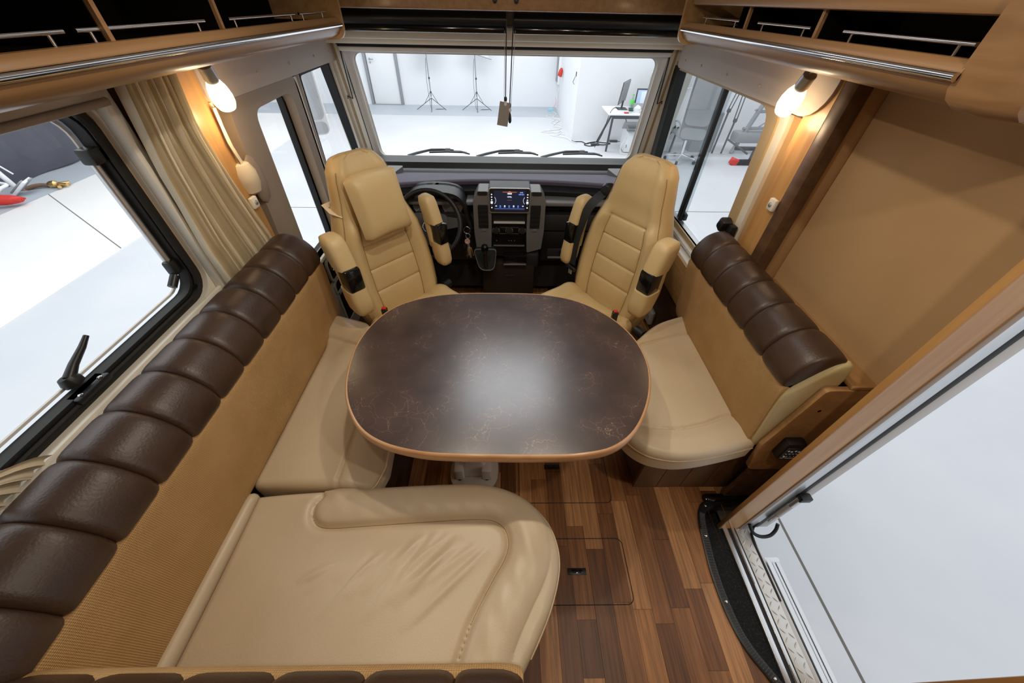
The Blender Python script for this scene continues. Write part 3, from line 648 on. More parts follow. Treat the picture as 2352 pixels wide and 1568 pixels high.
lamp((-.93, 1.405, 1.55), (-.94, 1.40, 1.508), (-.955, 1.445, 1.395), 'lit frosted glass reading lamp by the cream curtain')
lamp((.93, 1.335, 1.56), (.94, 1.355, 1.520), (.955, 1.425, 1.415), 'lit frosted glass reading lamp by the sliding window')
# ceiling spots (the warm dots mirrored in the chrome strips)
for i, (xx, yy, wh) in enumerate(((-.2, .20, 'sofa'), (-.2, .95, 'curtain'), (.58, .16, 'entrance'), (.24, .95, 'short bench'))):
    th = thing('ceiling_spot', 'small warm recessed ceiling spotlight on the %s side' % wh, 'ceiling light', (xx, yy, 1.955), 'ceiling spots')
    lathe('bezel', [(.040, 0), (.042, -.006), (.030, -.010), (.028, -.002)], m_chrome, th, (xx, yy, 1.96), (0, 0, 1), 18)
    l = bpy.data.lights.new('spot_bulb', 'AREA'); l.shape = 'DISK'; l.size = .05; l.energy = (1.8, 4.2, 4.0, 4.2)[i]; l.color = (1, .88, .72)
    lo = bpy.data.objects.new('spot_bulb', l); lo.location = (xx, yy, 1.945); place(lo, None); lo.parent = th; lo.matrix_parent_inverse = Matrix.Translation(th.location).inverted()

# ------------------------------------------------------------------ curtain
def curtain(name, label, rows, depth, nf, mat=m_curt):
    """rows: (z, y0, y1, x)"""
    n = nf*12; V = []; F = []
    def sheet(off):
        base = len(V)
        for z, y0, y1, x in rows:
            for k in range(n+1):
                t = k/n; ph = t*nf*2*PI
                fold = depth*(sin(ph)+.35*sin(2.3*ph+1+z*2)+.3*sin(.7*ph+z*3))
                V.append((x+fold*.6+off, y0+(y1-y0)*t+.25*depth*cos(ph*1.0+z), z))
        for i in range(len(rows)-1):
            for k in range(n): a = base+i*(n+1)+k; F.append((a, a+1, a+n+2, a+n+1))
        return base
    sheet(0); b2 = sheet(-.0015)
    return tag(obj(name, V, F, mat, None, 60, False), label, 'curtain')
R_ = []
for k in range(15):
    t = k/14; z = 1.53-t*.70
    y0 = lerp([(0, 1.165), (.35, 1.12), (.7, 1.10), (1, 1.11)], t); y1 = lerp([(0, 1.385), (.25, 1.36), (.55, 1.40), (.85, 1.455), (1, 1.46)], t)
    R_.append((z, y0, y1, -1.03))
curtain('window_curtain', 'cream gathered curtain hanging beside the big window', R_, .034, 11)
R_ = []
for k in range(8):
    t = k/7; R_.append((.90+t*.10, .30-.05*t, .42-.05*t-.1*t*t, -1.05+.02*t))
curtain('tied_curtain', 'cream gathered cloth on the sill at the near end of the big window', R_, .012, 4, m_gauze)
# ------------------------------------------------------------------ sofa
def backrest(th, fn, shift, s0, s1, seams, fabric, tan_prof, br_prof, e0=.0, e1=.05):
    tp = spline([(p+shift, z, 0) for p, z in tan_prof], 4)
    ys = [s0+(s1-s0)*k/40 for k in range(41)]
    cx = sum(p.x for p in tp)/len(tp); cz = sum(p.y for p in tp)/len(tp)
    def ring(P, s, ins, cx, cz):
        out = []
        for p in P:
            d = Vector((cx-p.x, cz-p.y)); d = d.normalized()*min(ins, d.length*.7) if d.length > 1e-6 else d
            out.append(fn(p.x+d.x, p.y+d.y, s))
        return out
    def endins(s):
        i = 0
        if s-s0 < .05 and e0: i = e0*(1-math.sqrt(max(0, 1-(1-(s-s0)/.05)**2)))
        if s1-s < .05 and e1: i = e1*(1-math.sqrt(max(0, 1-(1-(s1-s)/.05)**2)))
        return i
    ss = sorted(set([s0+(s1-s0)*k/24 for k in range(25)]+[s1-.05+.05*k/8 for k in range(9)]+[s0+.05*k/8 for k in range(9)]))
    loft('backrest_fabric', [ring(tp, s, endins(s)*.6, cx, cz) for s in ss], fabric, th, smooth=60)
    bp = spline([(p+shift, z, 0) for p, z in br_prof], 4); bx = sum(p.x for p in bp)/len(bp); bz = sum(p.y for p in bp)/len(bp)
    ed = [s0]+[s for s in seams if s0+.02 < s < s1-.02]+[s1]
    for i, (a, b) in enumerate(zip(ed, ed[1:])):
        rings = []
        for t in (0, .015, .04, .09, .18, .3, .5, .7, .82, .91, .96, .985, 1):
            s = a+(b-a)*t; u = abs(2*t-1); ins = .012*u**9
            rings.append(ring(bp, s, max(ins, endins(s)*.8), bx, bz))
        loft('padded_channel', rings, m_brown, th, smooth=70)
TANP = [(.862, .455), (.850, .55), (.843, .66), (.842, .75), (.850, .80), (.90, .82), (1.06, .80), (1.075, .60), (1.06, .455), (.95, .45)]
BRP = [(.852, .795), (.838, .825), (.850, .870), (.885, .915), (.935, .940), (.985, .935), (1.025, .905), (1.05, .855), (1.05, .79), (.95, .775)]
sb = thing('sofa_back_cushion', 'long sofa backrest under the big window, brown channelled top over tan fabric', 'backrest', (-.95, .7, .45), 'bench backrests')
backrest(sb, lambda p, z, s: (-p, s, z), 0, .02, 1.46, [.13*k+.003 for k in range(1, 11)], m_tany, TANP, BRP, 0, .06)
rb = thing('bench_back_cushion', 'short bench backrest against the tan wall, brown channelled top over tan fabric', 'backrest', (1.0, 1.1, .45), 'bench backrests')
TANR = [(p+.072 if p < .88 else p+.01, z) if p < .95 else (p, z) for p, z in TANP]
TANR = [(.932, .455), (.915, .55), (.900, .66), (.890, .75), (.892, .80), (.93, .82), (1.05, .80), (1.06, .60), (1.05, .455), (.98, .45)]
BRR = [(.892, .795), (.876, .825), (.886, .870), (.915, .915), (.960, .940), (1.0, .938), (1.035, .912), (1.055, .865), (1.06, .79), (.97, .775)]
backrest(rb, lambda p, z, s: (p, s, z), 0, .705, 1.52, [.84, .975, 1.11, 1.245, 1.38], m_tany, TANR, BRR, .012, .06)
ec = [(p.x, p.y) for p in spline([(.944, .46, 0), (.925, .58, 0), (.908, .70, 0), (.905, .78, 0), (.935, .835, 0), (.99, .905, 0), (1.035, .915, 0), (1.05, .86, 0), (1.045, .75, 0), (1.02, .60, 0), (.99, .475, 0)], 4)]
loft('end_cover', [[((p[0]-.985)*k_+.985, y_, (p[1]-.68)*k_+.68) for p in ec] for y_, k_ in ((.712, 1.0), (.700, .99), (.694, .95), (.692, .85))], m_cream_lea, rb, smooth=60)
fb = thing('rear_back_cushion', 'bench backrest at the bottom edge of the picture, brown scallops above tan fabric', 'backrest', (-.4, 0, .45), 'bench backrests')
backrest(fb, lambda p, z, s: (s, .893-p, z), 0, -.855, .035, [-.70, -.55, -.395, -.24, -.085], m_tanx, [(.832, .50), (.833, .60), (.833, .70), (.832, .77), (.838, .812), (.87, .825), (1.0, .80), (1.0, .60), (1.0, .50), (.9, .49)],
         [(.846, .805), (.844, .825), (.856, .855), (.885, .88), (.94, .89), (.98, .88), (1.0, .85), (1.0, .81), (.95, .79), (.9, .79)], .03, .03)

# seats: thin helper for dents along a line
def dent(x, y, pts, depth, wd):
    best = 9
    for (ax, ay), (bx_, by_) in zip(pts, pts[1:]):
        dx, dy = bx_-ax, by_-ay; t = min(max(((x-ax)*dx+(y-ay)*dy)/(dx*dx+dy*dy), 0), 1); best = min(best, math.hypot(x-ax-t*dx, y-ay-t*dy))
    return -depth*math.exp(-(best/wd)**2)
def ring_fill(name, outline, z0, top, mat, th, seg, edge=.028, step=.0075, nr=70):
    # dense radial grid: resample the rim finely so seams and creases resolve
    P = [Vector((*p, 0)) for p in outline]; per = []; N = len(P)
    for i in range(N):
        a, b = P[i], P[(i+1) % N]; m = max(1, int((b-a).length/step))
        for k in range(m): per.append(a+(b-a)*k/m)
    A, B = Vector((*seg[0], 0)), Vector((*seg[1], 0)); AB = B-A
    rings = [[(p.x, p.y, z0) for p in per]]
    fr = [0, .006, .016, .03, .05, .075, .10]+[.10+.9*k/nr for k in range(1, nr+1)]
    for f in fr:
        r = []
        for p in per:
            t = min(max((p-A).dot(AB)/AB.length_squared, 0), 1); q = p.lerp(A+AB*t, f); d = (q-p).length; e = min(d/edge, 1)
            r.append((q.x, q.y, top(q.x, q.y)-edge*(1-math.sqrt(max(0, 1-(1-e)**2)))))
        rings.append(r)
    return loft(name, rings, mat, th, cap='start', smooth=70)
# side sofa seat
ss_ = thing('sofa_seat_cushion', 'beige leather seat cushion of the long sofa, left of the table', 'seat cushion', (-.65, .95, .37), 'beige seat cushions')
out = [(p[0], p[1]) for p in rpoly([(-.868, .535), (-.46, .535), (-.435, .62), (-.46, 1.03), (-.55, 1.20), (-.69, 1.345), (-.868, 1.41)], [.02, .04, .06, .08, .08, .06, .02])]
def top_s(x, y):
    z = .470+.006*cos((x+.68)*9)
    z += .045*sstep(1.20, 1.30, y)*(1-.35*sstep(-.6, -.45, x))
    z += dent(x, y, [(-.578, .53), (-.578, 1.2)], .008, .006)+dent(x, y, [(-.88, 1.262), (-.70, 1.215), (-.45, 1.19)], .010, .007)
    z -= .05*sstep(-.575, -.44, x)**2
    return z
ring_fill('cushion', out, .36, top_s, m_leather, ss_, ((-.65, .75), (-.70, 1.15)), .03)
piping('piping', out, .004, .425, .0035, m_piping, ss_, ((-.65, .8), (-.65, 1.2)))
sb_ = tag(plate('sofa_box', [(-1.09, .47), (-.52, .47), (-.52, .98), (-.70, 1.24), (-.88, 1.36), (-1.09, 1.4)], [], fZ, 0, .36, m_dwood), 'dark wooden base box under the long sofa', 'sofa base')
fl_ = thing('filler_cushion', 'narrow beige filler roll between the long backrest and the front cushion', 'filler cushion', (-.85, .3, .40))
loft('roll', [[(x0_+.021*k_*cos(q*PI/8), yy, .452+.028*k_*sin(q*PI/8)) for q in range(16)] for yy, x0_, k_ in ((.05, -.855, 1.3), (.30, -.850, 1.1), (.49, -.846, 1), (.508, -.846, .85), (.516, -.846, .4))], m_leather, fl_, smooth=60)

# large rounded cushion in the foreground
fc = thing('corner_seat_cushion', 'large beige leather corner cushion with rolled border and creased panel in front', 'seat cushion', (-.3, .3, .36), 'beige seat cushions')
fo = [(-.823, .06), (-.823, .505), (-.70, .520), (-.50, .535), (-.30, .546), (-.12, .550), (-.02, .535), (.07, .497), (.135, .435), (.165, .365), (.166, .29), (.135, .20), (.09, .12), (.05, .06)]
fo = [tuple(p)[:2] for p in spline([(*p, 0) for p in fo[1:-1]], 8, False)]
fo = [(-.823, .06), (-.823, .2), (-.823, .35), (-.823, .45)]+fo+[(.07, .09), (.05, .06), (-.1, .06), (-.3, .06), (-.5, .06), (-.7, .06)]
SEAM = [(-.612, .505), (-.628, .47), (-.615, .43), (-.57, .408), (-.45, .413), (-.25, .425), (-.08, .432), (-.02, .42), (.01, .385), (.008, .33), (-.04, .25), (-.09, .16), (-.125, .06)]
SEAM = [tuple(p)[:2] for p in spline([(*p, 0) for p in SEAM], 6, False)]
def inpanel(x, y):
    c = False; poly = SEAM+[(-.125, .0), (-.9, .0), (-.9, .6), (-.612, .6)]
    j = len(poly)-1
    for i in range(len(poly)):
        if (poly[i][1] > y) != (poly[j][1] > y) and x < (poly[j][0]-poly[i][0])*(y-poly[i][1])/(poly[j][1]-poly[i][1])+poly[i][0]: c = not c
        j = i
    return c
WR_ = []
for k in range(15):
    x0_ = -.50+.033*k+random.uniform(-.01, .01); sl_ = .10+.012*k; WR_.append((x0_, .40-.01*abs(k-9), x0_-sl_*random.uniform(.5, 1.1), random.uniform(.13, .26), random.uniform(.003, .008), random.uniform(.008, .014)))
def top_f(x, y):
    best = 9
    for (ax, ay), (bx_, by_) in zip(SEAM, SEAM[1:]):
        dx, dy = bx_-ax, by_-ay; t = min(max(((x-ax)*dx+(y-ay)*dy)/(dx*dx+dy*dy), 0), 1); best = min(best, math.hypot(x-ax-t*dx, y-ay-t*dy))
    inn = inpanel(x, y); z = .462
    if inn:
        z += .006*sstep(0, .03, best)+.008*sstep(.03, .2, best)
        for ax, ay, bx_, by_, h, wd in WR_:
            dx, dy = bx_-ax, by_-ay; t = ((x-ax)*dx+(y-ay)*dy)/(dx*dx+dy*dy)
            if -.1 < t < 1.1:
                d = math.hypot(x-ax-t*dx, y-ay-t*dy); z += h*math.exp(-(d/wd)**2)*max(0, 1-(2*t-1)**2)
    else:
        z += .024*math.sin(min(best/.13, 1)*PI)**.7
        z += .0012*sin(x*90+y*40)*sin(best*25)
    z -= .010*math.exp(-(best/.009)**2)
    return z
ring_fill('cushion', fo, .345, top_f, m_leather, fc, ((-.62, .26), (-.10, .30)), .028, .0058, 115)
pp = [q for q in fo if q[0] > -.82 and q[1] > .061]
tube('piping', [(x, y, .436) for x, y in pp], .0032, m_piping, fc, 6)
tube('panel_seam', [(x, y, top_f(x, y)+.0006) for x, y in SEAM], .0014, m_stitch, fc, 5)
tag(box('corner_seat_box', -.80, -.04, .02, .465, 0, .345, m_dwood, None, .006), 'dark wooden base under the large corner cushion', 'sofa base')
snap = tag(lathe('snap_fastener', [(.006, 0), (.006, .002), (.002, .003)], m_black, None, (.028, .062, .62), (0, 1, 0), 12), 'small black snap button at the end of the front backrest', 'button')

# right bench
rs = thing('bench_seat_cushion', 'beige leather seat cushion of the short bench, right of the table', 'seat cushion', (.7, 1.1, .37), 'beige seat cushions')
ro = [(.955, .690), (.85, .665), (.72, .640), (.62, .636), (.53, .660), (.47, .72), (.44, .82), (.44, .98), (.46, 1.07), (.54, 1.16), (.66, 1.275), (.79, 1.375), (.955, 1.44)]
ro = [tuple(p)[:2] for p in spline([(*p, 0) for p in ro], 6, False)]+[(.955, 1.3), (.955, 1.1), (.955, .9)]
def top_r(x, y):
    a = lerp([(.45, .80), (.56, .772), (.69, .762), (.80, .785), (.88, .815), (.96, .83)], x); b = lerp([(.5, 1.13), (.67, 1.235), (.87, 1.305), (.95, 1.32)], x)
    z = .470+.004*cos((y-1)*4)
    z += .018*sstep(0, .07, a-y)+.030*sstep(0, .10, y-b)
    z -= .009*math.exp(-((y-a)/.006)**2)+.009*math.exp(-((y-b)/.007)**2)
    return z
ring_fill('cushion', ro, .385, top_r, m_leather, rs, ((.70, .90), (.76, 1.20)), .032)
tube('piping', [(x, y, .448) for x, y in ro[:-3]], .0035, m_piping, rs, 6)
tube('panel_seam', [(x, lerp([(.45, .80), (.56, .772), (.69, .762), (.80, .785), (.88, .815), (.96, .83)], x), .4625) for x in [.47+.02*k for k in range(23)]], .0013, m_stitch, rs, 5)
rbase = thing('bench_box', 'wood-strip base box under the short bench', 'bench base', (.85, 1.1, 0))
m_strip = MAT('brown_strip_wood', (.14, .075, .036), .45, c2=(.19, .105, .05), scale=(14, 14, 2), rnd=True)
for i in range(4): box('front_board', .615+i*.112, .725+i*.112, .735, .752, 0, .38, m_strip, rbase, .002)
box('carcass', .615, 1.06, .752, 1.25, 0, .384, m_dwood, rbase)
bp_ = thing('bench_end_panel', 'wooden end panel of the short bench beside the entrance', 'panel', (1.0, .69, .3))
plate('panel', rpoly([(.985, .315), (1.15, .315), (1.15, .825), (.995, .825), (.955, .50)], [.035, 0, 0, .02, .03]), [], fY, .670, .689, m_honeyh, bp_)
box('top_ledge', 1.068, 1.15, .672, 1.262, .825, .84, m_honeyh, bp_, .004)
plate('lower_panel', rpoly([(1.02, .0), (1.15, .0), (1.15, .30), (1.03, .30)], .01), [], fY, .68, .70, m_dwood, bp_)
for xx, zz in ((1.035, .72), (1.03, .51)): lathe('cover_cap', [(.007, 0), (.006, .002)], m_honey, bp_, (xx, .672, zz), (0, -1, 0), 12)
XF = Matrix.Translation((.004, 0, .11))
ct = thing('control_panel', 'black heater control unit with white symbols on the bench end panel', 'control panel', (1.03, .66, .40))
box('unit_body', 1.003, 1.072, .636, .672, .352, .452, m_black, ct, .008)
plate('display', rrect(1.010, 1.066, .358, .432, .004), [], fY, .633, .637, MAT('control_face', (.035, .045, .048), .25), ct)
m_sym = emis('white_print', (.55, .6, .6), .15)
for k in range(4):
    lathe('symbol_ring', [(.004, 0), (.004, .0006), (.0028, .0006)], m_sym, ct, (1.018+.013*k, .633, .415-.004*(k % 2)), (0, -1, 0), 12)
    box('symbol_dash', 1.014+.013*k, 1.021+.013*k, .6322, .633, .395, .3965, m_sym, ct)
    box('symbol_dot', 1.015+.013*k, 1.017+.013*k, .6322, .633, .378, .380, m_sym, ct)
lathe('knob', [(.006, 0), (.006, .004), (.003, .005)], m_steel, ct, (1.020, .633, .377), (0, -1, 0), 12)
box('baseline', 1.012, 1.064, .6322, .633, .3655, .3665, m_sym, ct)

XF = Matrix.Identity(4)

# ------------------------------------------------------------------ table
tb = thing('dining_table', 'oval brown stone-look table with a honey wood edge', 'table', (-.15, .80, 0))
TO = [(-.551, .80), (-.512, .69), (-.445, .598), (-.36, .545), (-.25, .516), (-.143, .507), (-.015, .504), (.114, .503), (.22, .508), (.322, .53), (.405, .590), (.472, .690), (.513, .80), (.525, .903), (.505, 1.021), (.437, 1.141), (.324, 1.24), (.174, 1.290), (-.031, 1.300), (-.235, 1.292), (-.383, 1.252), (-.485, 1.180), (-.545, 1.065), (-.566, .94)]
TO = [tuple(p)[:2] for p in spline([(*p, 0) for p in TO], 5)]
def inset(o, d):
    out = []
    for i in range(len(o)):
        a = Vector(o[i-1]); b = Vector(o[(i+1) % len(o)]); t_ = (b-a).normalized(); out.append((o[i][0]-t_.y*d, o[i][1]+t_.x*d))
    return out
loft('edge_band', [[(*p, z) for p in inset(TO, d)] for d, z in ((.012, .690), (.003, .693), (0, .70), (-.001, .712), (0, .724), (.004, .7295), (.009, .730), (.009, .7255), (.02, .70))], m_edge, tb, smooth=60)
plate('tabletop', inset(TO, .009), [], fZ, .692, .7302, m_table, tb)
col = loft('pedestal', [[(px_-.145, py_+.83, z) for px_, py_ in rrect(-.055*k_, .055*k_, -.04*k_, .04*k_, .02)] for z, k_ in ((.02, 1.15), (.05, 1), (.60, .9), (.69, 1.2))], m_cream, tb)
fp = plate('foot_plate', rrect(-.262, -.032, .70, .93, .10, 8), [], fZ, .0, .014, m_cream, tb)
plate('foot_rim', rrect(-.267, -.027, .695, .935, .105, 8), [rrect(-.262, -.032, .70, .93, .10, 8)], fZ, .0, .010, m_taupe, fp)
for xx in (-.215, -.085):
    box('foot_bracket', xx-.022, xx+.022, .765, .90, .014, .10, m_cream, fp, .008)
    lathe('bolt_cap', [(.011, 0), (.011, .008), (.005, .012)], m_black, fp, (xx, .775, .014), (0, -.3, 1), 12)
box('socket_collar', -.19, -.10, .79, .87, .014, .05, m_dgrey, fp, .006)

# ------------------------------------------------------------------ cab seats
def cab_seat(base, ang, label, side, pillow, lean=9):
    """local frame: seat faces -Y; side = +1 when the window side is local -X"""
    global XF
    XF = Matrix.Translation((base[0], base[1], 0)) @ Matrix.Rotation(rad(ang), 4, 'Z')
    th = thing('cab_seat', label, 'seat', (0, -.15, 0), 'swivelled cab seats')
    HS = [.60, .715, .83, .93]; tl = math.tan(rad(lean))
    W = [(.42, .43), (.52, .475), (.62, .485), (.74, .47), (.86, .43), (.95, .36), (1.02, .31), (1.10, .28), (1.14, .262), (1.17, .23), (1.19, .185), (1.20, .12)]
    TH = [(.42, .13), (.6, .145), (.9, .13), (1.05, .115), (1.14, .10), (1.18, .075), (1.20, .04)]
    us = [-1, -.97, -.9, -.8, -.7, -.62, -.58, -.56, -.54, -.50, -.4, -.25, 0, .25, .4, .5, .54, .56, .58, .62, .7, .8, .9, .97, 1]
    zs = sorted(set([.42+.02*k for k in range(39)]+[h+d for h in HS for d in (-.008, -.004, 0, .004, .008)]+[1.185, 1.19, 1.195, 1.20]))
    rings = []
    for z in zs:
        w_ = lerp(W, z)/2; t_ = lerp(TH, z); y0 = tl*(z-.6); head = sstep(.90, .98, z); r = []
        pan = .56-.06*head
        topr = sstep(1.12, 1.20, z)
        for u in us:
            bol = (.034*sstep(.5, .78, abs(u))-.020*sstep(.80, 1, abs(u)))*(1-.75*head)*sstep(.40, .5, z)
            y = y0-bol+.035*max(0, abs(u)-.85)/.15*.6+.03*topr**2
            if z < .935:
                y += .006*math.exp(-((abs(u)-.56)/.02)**2)
                for h in HS[:3]:
                    if abs(u) < .57: y += .006*math.exp(-((z-h)/.0045)**2)
                if abs(u) < .56: y -= .004*abs(sin((z-.6)/.115*PI))
            hz = .93-.0*abs(u)+(.05*max(0, abs(u)-.55)/.45)
            y += .006*math.exp(-((z-hz)/.006)**2)
            y -= .012*sstep(.97, 1.07, z)*(1-abs(u)**3)
            r.append((u*w_*.965, y, z))
        for fx, fy in ((.99, .25), (1.0, .45), (.98, .75), (.90, .95), (.6, 1.03), (0, 1.05), (-.6, 1.03), (-.90, .95), (-.98, .75), (-1.0, .45), (-.99, .25)):
            r.append((fx*w_, y0+.012+.02*topr+fy*(t_-.012), z))
        rings.append(r)
    loft('backrest', rings, m_seat, th, smooth=75)
    # stitched seams of the centre panel
    def fy(u, z): return tl*(z-.6)-.034*sstep(.5, .78, abs(u))*(1-.75*sstep(.9, .98, z))+.003
    for s in (-1, 1): tube('panel_seam', [(s*.56*lerp(W, z)/2*.965, fy(.56, z)+.001, z) for z in [.44+.03*k for k in range(17)]], .0013, m_stitch, th, 5)
    # piping lines along the head edge
    for s in (-1, 1): tube('edge_seam', [(s*lerp(W, z)/2*.93, tl*(z-.6)+.006-.010*(1-sstep(.9, 1, z)), z) for z in [.46+.03*k for k in range(24)]], .0014, m_stitch, th, 5)
    # seat cushion
    so_ = [tuple(p)[:2] for p in spline([(-.22, -.02, 0), (-.235, -.15, 0), (-.235, -.31, 0), (-.20, -.41, 0), (-.11, -.45, 0), (.11, -.45, 0), (.20, -.41, 0), (.235, -.31, 0), (.235, -.15, 0), (.22, -.02, 0), (0, -.01, 0)], 5)]
    def tops(x, y): return .495+.022*sstep(.12, .2, abs(x))-.01*sstep(-.35, -.5, y)+dent(x, y, [(-.13, -.02), (-.13, -.36), (.13, -.36), (.13, -.02)], .007, .006)-.02*sstep(-.1, 0, y)
    ring_fill('seat_cushion', so_, .36, tops, m_seat, th, ((0, -.14), (0, -.32)), .045, .012, 36)
    # armrests, folded upright beside the backrest
    for s in (-1, 1):
        far = s*side > 0; xa = s*(.275 if far else .262); yb = -.04 if far else -.085; kw = .82 if far else 1
        A = []
        PR = [(.605, .5), (.613, .82), (.635, 1.0), (.68, 1.04), (.735, .98)]; PU = [(.835, .98), (.88, 1.0), (.93, .98), (.955, .85), (.965, .5)]
        def armring(z, k_):
            yy = yb+tl*(z-.6)*1.1+.02*sstep(.8, .95, z)
            return [(xa+.044*kw*k_*cx, yy+.056*kw*k_*cy, z) for cx, cy in [(cos(q*PI/10)*abs(cos(q*PI/10))**-.45 if abs(cos(q*PI/10)) > .05 else 0, sin(q*PI/10)*abs(sin(q*PI/10))**-.45 if abs(sin(q*PI/10)) > .05 else 0) for q in range(20)]]
        ar = loft('armrest', [armring(z, k_) for z, k_ in PR], m_seat, th, smooth=60)
        loft('upper_pad', [armring(z, k_) for z, k_ in PU], m_seat, ar, smooth=60)
        loft('armrest_spine', [[(xa+px_*.026, yb+.030+tl*(z-.6)+py_*.018+.008*sstep(.8, .95, z), z) for px_, py_ in ((-1.2, -.6), (-1, -1), (1, -1), (1.2, -.6), (1.2, 1), (-1.2, 1))] for z in (.70, .78, .86)], m_seat, ar)
        box('black_insert', xa-.036*kw, xa+.036*kw, yb-.028, yb+.05*kw, .732, .84, m_gloss, ar, .010)
        tube('armrest_seam', [(xa-s*.026, yb-.040+tl*(z-.6)*1.1+.02*sstep(.8, .95, z), z) for z in (.62, .65, .69, .73)], .0012, m_stitch, ar, 5)
    # base
    box('swivel_base', -.19, .19, -.42, -.04, .26, .36, m_blackm, th, .01)
    box('seat_box', -.17, .17, -.38, -.06, 0, .26, m_blackm, th, .005)
    tube('recliner_knob', [(.25, -.03, .46), (.30, -.03, .46)], .025, m_black, th, 14)
    if pillow:
        XF2 = XF
        pz = 1.02; pw = thing('neck_pillow', 'beige neck pillow strapped to the driver seat headrest', 'pillow', (0, -.02, .93))
        R_ = []
        for k in range(13):
            t = k/12; a = -1+2*t; h = math.sqrt(max(0, 1-abs(a)**5))
            x = a*.124; ring = []
            for q in range(24):
                an = 2*PI*q/24; cy_ = cos(an); cz_ = sin(an)
                e_ = lambda v, p_: math.copysign(abs(v)**p_, v)
                yy = -.045+.048*e_(cy_, .7)*h; zz = pz+.128*e_(cz_, .6)*(.94+.06*h)-.012*a*a
                ring.append((x, yy+tl*(zz-.6)-.012+.02*(zz-pz)/.128*.5, zz))
            R_.append(ring)
        loft('pillow_body', R_, m_seat, pw, smooth=70)
        tube('strap', [(-.145, .01+tl*.4, pz-.04), (-.168, .06+tl*.42, pz-.03), (-.17, .12+tl*.42, pz-.02), (0, .155+tl*.42, pz-.02), (.17, .12+tl*.42, pz-.02), (.168, .06+tl*.42, pz-.03), (.145, .01+tl*.4, pz-.04)], .016, m_gauze, pw, 8, flat=.18)
    XF = Matrix.Identity(4)
    return th
cab_seat((-.555, 1.565), 48, 'beige leather driver seat behind the steering wheel, swivelled to face the table', 1, True)
cab_seat((.548, 1.575), -54, 'beige leather passenger seat by the sliding window, swivelled to face the table', -1, False, 6)
def belt(name, label, pts, w_, parts):
    th = thing(name, label, 'seat belt', pts[-1]); P = [Vector(p) for p in pts]
    tube('webbing', spline(pts, 5, False), w_, m_rubber, th, 8, flat=.12); return th
# passenger belt along the far edge of its seat
XF = Matrix.Translation((.548, 1.575, 0)) @ Matrix.Rotation(rad(-54), 4, 'Z')
bl = thing('seat_belt', 'black seat belt running down the inner edge of the passenger seat', 'seat belt', (-.2, -.03, .6))
def webb(pts, hw, name, par):
    P = spline(pts, 6, False); rings = []
    for i, p in enumerate(P):
        t_ = (P[min(i+1, len(P)-1)]-P[max(i-1, 0)]).normalized(); a = t_.cross(Vector((0, 1, 0))).normalized(); n_ = a.cross(t_)
        rings.append([p+a*hw+n_*.001, p+a*hw-n_*.001, p-a*hw-n_*.001, p-a*hw+n_*.001])
    return loft(name, rings, m_rubber, par)
webb([(-.20, .10, 1.00), (-.205, .02, .965), (-.218, -.02, .90), (-.232, -.045, .76), (-.225, -.058, .62)], .026, 'webbing', bl)
obox('belt_stop', (-.225, -.063, .60), (.075, .014, .022), ry(6), m_black, bl, .005)
box('belt_tongue', -.236, -.212, -.066, -.060, .560, .592, m_steel, bl, .002)
lathe('belt_shoulder', [(.006, -.03), (.034, -.02), (.040, 0), (.034, .02), (.006, .03)], m_black, bl, (-.19, .09, 1.0), (0, 1, .2), 16)
XF = Matrix.Identity(4)
for i, (xx, yy) in enumerate(((-.59, 1.36), (.54, 1.345))):
    bk = thing('belt_buckle', ('red and black belt buckle between the driver seat and the table' if i == 0 else 'red and black belt buckle between the passenger seat and the table'), 'buckle', (xx, yy, .48), 'belt buckles')
    box('buckle_body', xx-.014, xx+.014, yy-.012, yy+.012, .50, .585, m_black, bk, .004); box('release_button', xx-.010, xx+.010, yy-.009, yy+.009, .585, .592, m_red, bk, .002)

# ------------------------------------------------------------------ dashboard
db = thing('dashboard', 'black and grey van dashboard with centre stack under the windscreen', 'dashboard', (0, 2.3, .3))
# ledge under the windscreen
loft('scuttle_ledge', [[(xx, 2.925, .80), (xx, 2.86, .803), (xx, 2.82, .842), (xx, 2.79, .842), (xx, 2.76, .836), (xx, 2.71, .832), (xx, 2.69, .80), (xx, 2.66, .792), (xx, 2.64, .812), (xx, 2.60, .808), (xx, 2.57, .79), (xx, 2.57, .70), (xx, 2.92, .70)] for xx in (-1.05, 1.05)], m_dash, db, smooth=30)
tube('ledge_trim', [(-1.0, 2.655, .800), (1.0, 2.655, .800)], .0025, m_gold, db, 6)
front = lambda x: 2.27-.13*(abs(x-.03)/.85)**2.2
xs = [-.90+1.8*k/40 for k in range(41)]
loft('dash_top', [[(xx, 2.62, .795), (xx, 2.45, .835), (xx, front(xx)+.04, .868), (xx, front(xx)+.012, .872), (xx, front(xx), .864), (xx, front(xx)+.006, .845), (xx, front(xx)+.05, .83), (xx, 2.62, .76)] for xx in xs], m_dashtop, db, smooth=50)
loft('dash_brow', [[(xx, front(xx)+.02, .846), (xx, front(xx)-.030, .842), (xx, front(xx)-.048, .825), (xx, front(xx)-.040, .80), (xx, front(xx)+.05, .79)] for xx in xs], m_dash, db, smooth=50)
for s in (-1, 1): plate('speaker_corner', rpoly([(s*.80, 2.20), (s*1.04, 2.20), (s*1.04, 2.60), (s*.70, 2.60)], .02), [], fZ, .80, .842, m_dashgrey, db)
for (a, b) in ((-.98, -.19), (.235, .98)):
    box('upper_tray', a, b, 2.12, 2.30, .772, .795, m_dashgrey, db, .008)
    box('recess', a, b, 2.20, 2.24, .71, .775, m_blackm, db)
    box('fascia_panel', a, b, 2.135, 2.22, .605, .715, m_dashdark, db, .012)
    box('fascia_lower', a, b, 2.150, 2.25, .38, .598, m_dash, db, .012)
